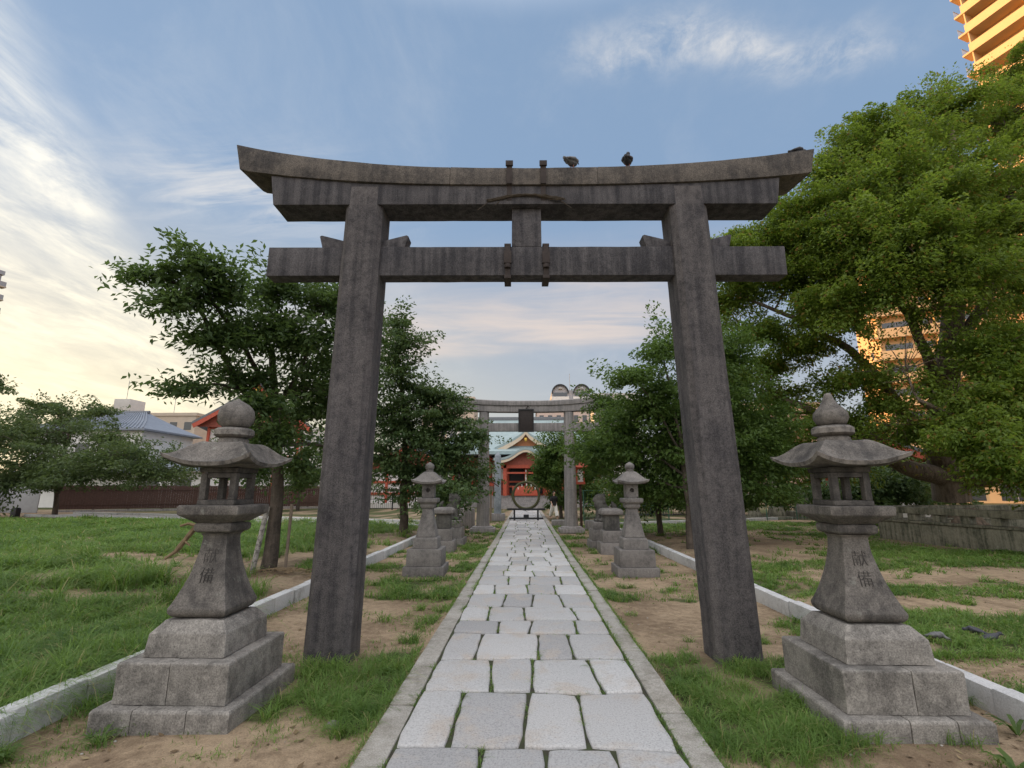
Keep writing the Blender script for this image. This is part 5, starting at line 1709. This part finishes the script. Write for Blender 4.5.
def hip_roof(mb, x0, x1, y0, y1, ze, zr, over=.6, ridge=.45, th=.15, sag=0.0):
    hx, hy = (x1 - x0) / 2 + over, (y1 - y0) / 2 + over
    cx, cy = (x0 + x1) / 2, (y0 + y1) / 2
    n = 8; secs = []
    secs.append([(cx - hx, cy - hy, ze), (cx + hx, cy - hy, ze), (cx + hx, cy + hy, ze), (cx - hx, cy + hy, ze)])
    for k in range(n + 1):
        f = k / n
        a = hx * (1 - f) + hx * ridge * f; b = hy * (1 - f) + .08 * f
        z = ze + th + (zr - ze) * (f - sag * math.sin(math.pi * f))
        secs.append([(cx - a, cy - b, z), (cx + a, cy - b, z), (cx + a, cy + b, z), (cx - a, cy + b, z)])
    return mb.loft(secs)


def ribs(mb, x0, x1, y0, ym, ze, zr, step=.3, r=.05):
    n = int((x1 - x0) / step)
    for i in range(n + 1):
        x = x0 + (x1 - x0) * i / n
        mb.tube([(x, y0, ze), (x, ym, zr)], r, 5)
    return mb


def tiled_house():
    root = empty("tiled_house", (-40.6, 47, 0), "white walled house with a blue grey tiled hip roof behind the left trees", "house")
    M().box(-5, 5.4, -3, 4, -.1, 6.9).build("wall", MT['white'], root)
    rf = hip_roof(M(), -5, 5.4, -3, 4, 6.85, 8.9, ridge=.45, sag=.05).build("roof", MT['bluetile'], root)
    rb = M()
    for i in range(30):
        x = -5.4 + 11.2 * i / 29
        xt = max(-2.6, min(3.0, x * .46 + .1))
        rb.tube([(x, -3.55, 7.06), (x * .55 + xt * .45, -1.55, 7.95), (xt, .4, 9.06)], .07, 5)
    rb.build("tile_ribs", MT['bluetile'], rf)
    M().tube([(-2.6, .5, 9.1), (3.0, .5, 9.1)], .16, 8).build("ridge", MT['tile'], rf)
    for x in (-3.2, 0, 3.2):
        w = M().box(x - .6, x + .6, -3.06, -3.01, 4.4, 5.7).build("window", MT['glass'], root)
        M().box(x - .7, x + .7, -3.1, -3.065, 4.28, 4.38).build("sill", MT['conc'], w)
    w = M().box(-5, 5.4, -4.6, -3.05, 3.0, 3.2).build("porch_roof", MT['bluetile'], root)


tiled_house()


def low_white_hall():
    root = empty("white_building", (-29.5, 46.5, 0), "low white building with a pale blue sloping roof seen between the left leaves", "building")
    M().box(-5.5, 6.5, -2.5, 3, -.1, 3.1).build("wall", MT['white'], root)
    M().prism([(-3.2, 3.1), (3.2, 4.9), (3.2, 5.05), (-3.2, 3.3)], -5.9, 6.9, axis='x').build("roof", MT['bluetile'], root)
    for x in (-4.2, -1.2, 1.8, 4.6):
        M().box(x - .7, x + .7, -2.56, -2.51, 1.3, 2.5).build("window", MT['glass'], root)


low_white_hall()


def red_hall(loc, rz, label, w, d, he, hr, name="red_hall"):
    root = empty(name, loc, label, "shrine hall", rz=rz)
    M().box(-w / 2 + .1, w / 2 - .1, -d / 2 + .1, d / 2 - .1, .4, he).build("wall", MT['white'], root)
    M().box(-w / 2 - .2, w / 2 + .2, -d / 2 - .2, d / 2 + .2, -.1, .4).build("platform", MT['conc'], root)
    n = max(3, int(w / 1.8))
    for i in range(n + 1):
        x = -w / 2 + w * i / n
        for y in (-d / 2, d / 2):
            M().lathe([(.4, .13), (he, .13)], 10, cx=x, cy=y).build("column", MT['red'], root, smooth=40)
    bm_ = M()
    for z in (1.1, he * .62, he - .25):
        bm_.box(-w / 2, w / 2, -d / 2 - .08, -d / 2 + .08, z, z + .2)
        for s in (-1, 1):
            bm_.box(s * w / 2 - .08, s * w / 2 + .08, -d / 2, d / 2, z + .003, z + .203)
    bm_.build("beams", MT['red'], root)
    # gable faces sideways (ridge along y), front gable in red with rafters
    rf = M()
    n = 7
    out, inn = [], []
    for k in range(2 * n + 1):
        f = k / n - 1
        x = f * (w / 2 + 1.1); z = he + (hr - he) * (1 - abs(f) ** .82)
        out.append((x, z + .22)); inn.append((x, z))
    rf.prism(out + inn[::-1], -d / 2 - 1.1, d / 2 + 1.1)
    ro = rf.build("roof", MT['tile'], root)
    M().prism([(p[0] * .985, p[1] - .02) for p in inn] + [(w / 2 + .9, he - .12), (-w / 2 - .9, he - .12)], -d / 2 - .35, -d / 2 - .25).build("gable_panel", MT['redd'], root)
    bb = M()
    bb.prism([(p[0], p[1] - .02) for p in inn] + [(p[0] * .97, p[1] - .34) for p in inn[::-1]], -d / 2 - 1.12, -d / 2 - 1.02)
    bb.build("bargeboard", MT['red'], root)
    M().box(-.16, .16, -d / 2 - 1.18, -d / 2 - 1.10, hr - .75, hr - .3).build("gable_pendant", MT['gold'], ro)
    M().box(-.18, .18, -d / 2 - 1.15, d / 2 + 1.15, hr + .2, hr + .55).build("ridge", MT['tile'], ro, bevel=.04)
    return root


red_hall((-25.6, 46.5, 0), R(22), "red timbered hall with dark tiled gable roof behind the cherry tree", 7.2, 7, 7.0, 10.9)
red_hall((20.4, 30.5, 0), R(-22), "red and white shrine hall half hidden behind the camphor trunk", 4.6, 4, 2.9, 4.6)
red_hall((-10.5, 47, 0), R(0), "low red shrine hall with white panels seen under the dark left tree", 8, 5, 3.4, 5.4)


def shrine():
    Y = 46.0
    root = empty("main_shrine", (0, Y, 0), "vermilion main shrine hall with green copper roof at the end of the path", "shrine hall")
    # podium and stairs
    M().box(-8, 8, 0, 9, -.1, 1.0).build("podium", MT['gate2'], root)
    st = M()
    for k in range(6):
        st.box(-2.2, 2.2, -2.1 + .33 * k, -.02, .16 * k - .0 + (.002 if k else -.1), .16 * (k + 1))
    st.build("steps", MT['gate2'], root)
    M().box(-7, 7, 2.2, 8, 1.003, 4.6).build("wall", MT['redd'], root)
    for i in range(9):
        x = -7 + 14 * i / 8
        M().lathe([(1.0, .17), (4.7, .17)], 12, cx=x, cy=2.0).build("column", MT['red'], root, smooth=40)
    bb = M()
    for z in (1.75, 2.2, 3.6, 4.35):
        bb.box(-7.1, 7.1, 1.82, 1.98 - .01 * z, z, z + .16)
    bb.build("beams", MT['red'], root)
    for i in range(8):
        x = -7 + 14 * (i + .5) / 8
        M().box(x - .62, x + .62, 2.12, 2.195, 2.45, 3.5).build("wall_panel", MT['white'] if i in (0, 2, 5, 7) else MT['black'], root)
    # porch posts, brackets and railings
    for x in (-1.9, 1.9):
        M().box(x - .16, x + .16, -1.0, -.68, 1.003, 4.0).build("porch_post", MT['red'], root, bevel=.03)
    pb = M().box(-2.3, 2.3, -1.0, -.7, 3.45, 3.75); pb.box(-2.1, 2.1, -.98, -.72, 2.95, 3.1)
    pb.build("porch_beam", MT['red'], root)
    for s in (-1, 1):
        rl = M()
        for z in (1.35, 1.7, 2.0):
            rl.box(min(s * 2.4, s * 7.6), max(s * 2.4, s * 7.6), .1, .2, z, z + .09)
        for i in range(8):
            x = s * (2.4 + 5.2 * i / 7); rl.box(x - .06, x + .06, .09, .21, 1.0, 2.1)
        rl.build("railing", MT['red'], root)
    M().box(-1.25, 1.25, -.6, .1, 1.003, 1.85).build("offering_box", MT['red'], root, bevel=.02)
    M().box(-1.6, 1.6, 2.05, 2.11, 1.2, 3.4).build("doorway", MT['black'], root)
    sc = M(); sc.tube([(0, -.72, 3.3), (0, -.72, 2.1)], [.05, .07], 8)
    sc.build("bell_rope", MT['white'], root)
    # main copper roof (hip with sagging slopes)
    rf = hip_roof(M(), -8, 8, .8, 9.5, 4.75, 8.4, over=1.2, ridge=.52, th=.28, sag=.09).build("roof", MT['copper'], root)
    M().box(-5.0, 5.0, 5.0, 5.3, 8.55, 9.0).build("ridge", MT['tile'], rf, bevel=.05)
    # front dormer gable
    w = 2.75; n = 8; out = []; inn = []
    for k in range(2 * n + 1):
        f = k / n - 1
        z = 5.25 + 1.75 * (1 - abs(f) ** .70)
        out.append((f * w * 1.06, z + .18)); inn.append((f * w, z))
    M().prism(out + [(p[0], p[1] - .02) for p in inn[::-1]], .1, 5.0).build("gable_roof", MT['copper'], rf)
    M().prism([(p[0] * .96, p[1] - .08) for p in inn] + [(w * .9, 5.0), (-w * .9, 5.0)], .75, .85).build("gable_panel", MT['orange'], root)
    M().prism([(p[0], p[1] - .03) for p in inn] + [(p[0] * .92, p[1] - .36) for p in inn[::-1]], .06, .16).build("bargeboard", MT['tan'], root)
    M().box(-.12, .12, .0, .08, 5.95, 6.3).build("gable_pendant", MT['gold'], root, bevel=.04)
    # curved porch roof
    out, inn = [], []
    for k in range(25):
        f = k / 12 - 1
        z = 4.0 + 1.05 * (math.exp(-(f / .45) ** 2)) + .10 * f * f
        out.append((f * 2.9, z + .22)); inn.append((f * 2.9, z))
    M().prism(out + inn[::-1], -1.9, 1.9).build("porch_roof", MT['copper'], root, smooth=30)
    M().prism([(p[0] * .97, p[1] - .01) for p in inn] + [(p[0] * .95, p[1] - .22) for p in inn[::-1]], -1.88, -1.78).build("bargeboard", MT['tan'], root)
    M().prism([(p[0] * .9, p[1] - .2) for p in inn[4:-4]] + [(1.7, 3.76), (-1.7, 3.76)], -.95, -.85).build("porch_panel", MT['redd'], root)


MT['orange'] = plain("orange_gable_paint", (.55, .22, .10), .6, .15)
MT['tan'] = plain("pale_bargeboard", (.62, .52, .40), .6, .1)
shrine()


def block(name, loc, rz, label, cat, w, d, floors, fh, wallm, parap=True, bal=1.5, win=True, nwin=4, group=None, slab=None):
    """apartment block: front face on local -y, width along x from 0 to w"""
    root = empty(name, loc, label, cat, group, rz=rz)
    H = floors * fh
    M().box(0, w, 0, d, -.5, H).build("wall", wallm, root)
    M().box(-.3, w + .3, -.4, d + .3, H + .003, H + .9).build("roof_parapet", wallm, root)
    if bal:
        bmsh = M()
        bmsh.box(-1.0, w + .5, -bal, -.003, -.12, .12)
        me_o = bmsh.build("balcony", slab or wallm, root); me_o.location = (0, 0, fh)
        pm = M().box(-.2, w + .4, -bal, -bal + .12, .123, 1.15)
        for i in range(int(w / 6) + 1):
            x = min(w, i * 6.0)
            pm.box(x - .06, x + .06, -bal + .123, -.004, .123, fh - .13)
        p_o = pm.build("parapet", wallm, me_o)
        rl = M()
        for i in range(8):
            rl.box(-.95, -.92, -bal + .02 + i * (bal - .1) / 8, -bal + .05 + i * (bal - .1) / 8, .123, 1.1)
        rl.box(-.96, -.9, -bal, -.02, 1.1, 1.16)
        r_o = rl.build("railing", MT['sheet'], me_o)
    ww = w / nwin * .34
    w0 = M().box(-ww, ww, -.03, -.004, .25, 2.2).build("window", MT['glass'], root)
    M().box(-.04, .04, -.06, -.031, .25, 2.2).build("window_frame", MT['sheet'], w0)
    fr0 = [o for o in COL.objects if o.parent == w0]
    for k in range(floors):
        for i in range(nwin):
            c = w0
            if k or i:
                c = w0.copy(); COL.objects.link(c)
                for q in fr0:
                    e = q.copy(); COL.objects.link(e); e.parent = c
            c.location = (w * (i + .5) / nwin, 0, k * fh)
    for k in range(1, floors):
        if bal and k > 1:
            c = me_o.copy(); COL.objects.link(c); c.location = (0, 0, k * fh)
            for q in (p_o, r_o):
                e = q.copy(); COL.objects.link(e); e.parent = c
    return root


# tall tower at the top right: far corner at (57.6, 55.5), its front running back towards the right of the camera
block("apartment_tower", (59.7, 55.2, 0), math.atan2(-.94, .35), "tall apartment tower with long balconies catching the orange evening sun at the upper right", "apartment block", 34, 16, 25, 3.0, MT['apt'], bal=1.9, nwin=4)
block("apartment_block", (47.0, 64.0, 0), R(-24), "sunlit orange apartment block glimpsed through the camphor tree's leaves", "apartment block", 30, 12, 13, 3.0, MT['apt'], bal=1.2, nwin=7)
# long slab of flats outside the left edge of the photograph; one end of its balconies shows
fl = block("apartment_slab", (-115.9 - 92 * .309, 98.0 - 92 * .951, 0), math.atan2(.951, .309), "end of a dark apartment slab whose balconies just enter the left edge", "apartment block", 92, 14, 16, 3.0, MT['greyapt'], bal=1.6, nwin=6, slab=MT['conc2'])


def arch_tower():
    root = empty("arched_tower", (15.3, 162, 1.7), "grey office tower with twin arched tops above the second gate", "tower")
    M().box(-6.6, 6.6, 0, 14, -.5, 29.5).build("wall", MT['greyapt'], root)
    for s in (-1, 1):
        cx = s * 3.6
        a = [(cx + 2.9 * math.cos(math.pi * k / 16), 31.4 + 3.1 * math.sin(math.pi * k / 16)) for k in range(17)]
        M().prism([(cx + 2.9, 29.503)] + a + [(cx - 2.9, 29.503)], .3, 13).build("arched_top", MT['greyapt'], root)
        b = [(cx + 2.9 * math.cos(math.pi * k / 16), 31.4 + 3.1 * math.sin(math.pi * k / 16)) for k in range(17)]
        c = [(cx + 2.5 * math.cos(math.pi * k / 16), 31.4 + 2.6 * math.sin(math.pi * k / 16)) for k in range(17)]
        M().prism(b + c[::-1], -.3, .29).build("arch_rim", MT['black'], root)
        M().box(cx - 2.3, cx + 2.3, .1, .29, 30.4, 31.6).build("window", MT['glass'], root)
        M().box(cx - 2.9, cx + 2.9, -.2, .29, 28.4, 30.2).build("pale_band", MT['white'], root)
        M().lathe([(0, .7), (.2, .7)], 14).build("round_window", MT['white'], root).location = (cx, .05, 32.9)
    M().box(-.7, .7, .5, 6, 29.503, 32.5).build("link", MT['greyapt'], root)
    M().tube([(0, 4, 32.5), (0, 4, 39)], .09, 6).build("mast", MT['sheet'], root)
    for k in range(8):
        M().box(-6.2, 6.2, -.06, -.003, 2 + 3.2 * k, 3.6 + 3.2 * k).build("window", MT['glass'], root)


arch_tower()
MT['pinkish'] = plain("warm_plaster", (.58, .48, .43), .85, .08, 1)


def city(name, loc, w, d, h, m, label, rows=4, cols=6, extra=None):
    root = empty(name, loc, label, "building")
    M().box(-w / 2, w / 2, 0, d, -.5, h).build("wall", m, root)
    M().box(-w / 2 - .2, w / 2 + .2, -.2, d + .2, h + .003, h + .6).build("roof_edge", m, root)
    ww = w / cols * .5
    a = M().box(-ww / 2, ww / 2, -.05, -.004, 0, 1.5).build("window", MT['glass'], root)
    k = 0
    for i in range(cols):
        for j in range(rows):
            o = a if k == 0 else a.copy()
            if k:
                COL.objects.link(o)
            o.location = (-w / 2 + w * (i + .5) / cols, 0, h - 2.7 - 3.1 * j)
            k += 1
    if extra:
        extra(root, w, d, h)
    return root


def tank(root, w, d, h):
    M().box(-w / 2 - .6, -w / 2 + 2.6, 1, 5, h + .61, h + 3.6).build("stair_head", MT['conc'], root, bevel=.05)
    M().tube([(-w / 2 + 1, 2, h + 3.6), (-w / 2 + 1, 2, h + 7.5)], .05, 5).build("antenna", MT['sheet'], root)
    M().tube([(w / 2 - 6, 2, h + .6), (w / 2 - 6, 2, h + 6)], .05, 5).build("antenna", MT['sheet'], root)


city("pale_building", (-72.0, 92, 0), 17, 10, 15.4, MT['conc2'], "beige flat roofed building with a stair head and antennas beyond the tiled house", extra=tank)
city("pale_building", (-8.0, 96, 0), 15, 10, 13.6, MT['white'], "long white flat roofed building seen over the copper roof through the second gate")
city("pale_building", (-18.0, 112, 0), 12, 10, 22.0, MT['conc2'], "taller beige building with a flat roof behind the left tree and the second gate")
city("pale_building", (8.0, 104, 0), 11, 10, 18.2, MT['pinkish'], "pinkish building right of the name board on the second gate")
city("pale_building", (42, 84, 0), 16, 10, 15.5, MT['pinkish'], "pale warm building glimpsed beside the right lantern's finial")
city("pale_building", (28, 150, 0), 14, 10, 30, MT['conc'], "distant pale grey block just right of the arched tower")
city("pale_building", (-48, 100, 0), 13, 10, 13.5, MT['conc'], "light grey block left of the red roofed hall, mostly behind leaves")


# ------------------------------------------------------------------ weeds beside the kerbs
def weed(x, y, s, label, seed):
    r = np.random.default_rng(seed)
    mb = M()
    for k in range(int(r.integers(6, 10))):
        a = r.uniform(0, 6.28); L = s * r.uniform(.6, 1.1); w = s * .09
        d = Vector((math.cos(a), math.sin(a), 0)); n_ = Vector((-d.y, d.x, 0))
        p = [Vector((0, 0, -.01)), d * L * .35 + Vector((0, 0, L * .42)), d * L * .75 + Vector((0, 0, L * .55)), d * L + Vector((0, 0, L * .45))]
        mb.add([p[0] - n_ * w * .3, p[0] + n_ * w * .3, p[1] + n_ * w, p[1] - n_ * w, p[2] + n_ * w * .8, p[2] - n_ * w * .8, p[3]], [(0, 1, 2, 3), (3, 2, 4, 5), (5, 4, 6)])
    o = mb.build("weed", MT['mid'], loc=(x, y, float(ground_z(np.array([x]), np.array([y]))[0])))
    tag(o, label, "weed", "weeds along the kerbs")


weed(-3.42, 3.45, .20, "broad leafed weed at the foot of the left kerb by the picture's edge", 1)
weed(-2.95, 3.75, .13, "small weed between the left kerb and the left lantern's base", 2)
weed(3.42, 4.55, .17, "small weed beside the right kerb just past the right lantern's base", 3)
weed(3.46, 4.0, .16, "weed against the right kerb nearest the viewer", 4)
weed(2.95, 3.45, .22, "grassy weed tuft in front of the right lantern's lowest step", 5)
tag(M().ball((0, 0, .0), (.05, .04, .028), 10, 7).build("pebble", MT['lantern_far'], rough=(.006, .03, 20), loc=(-1.42, 3.98, -.085)), "single pale pebble on the sand left of the path edging", "pebble")
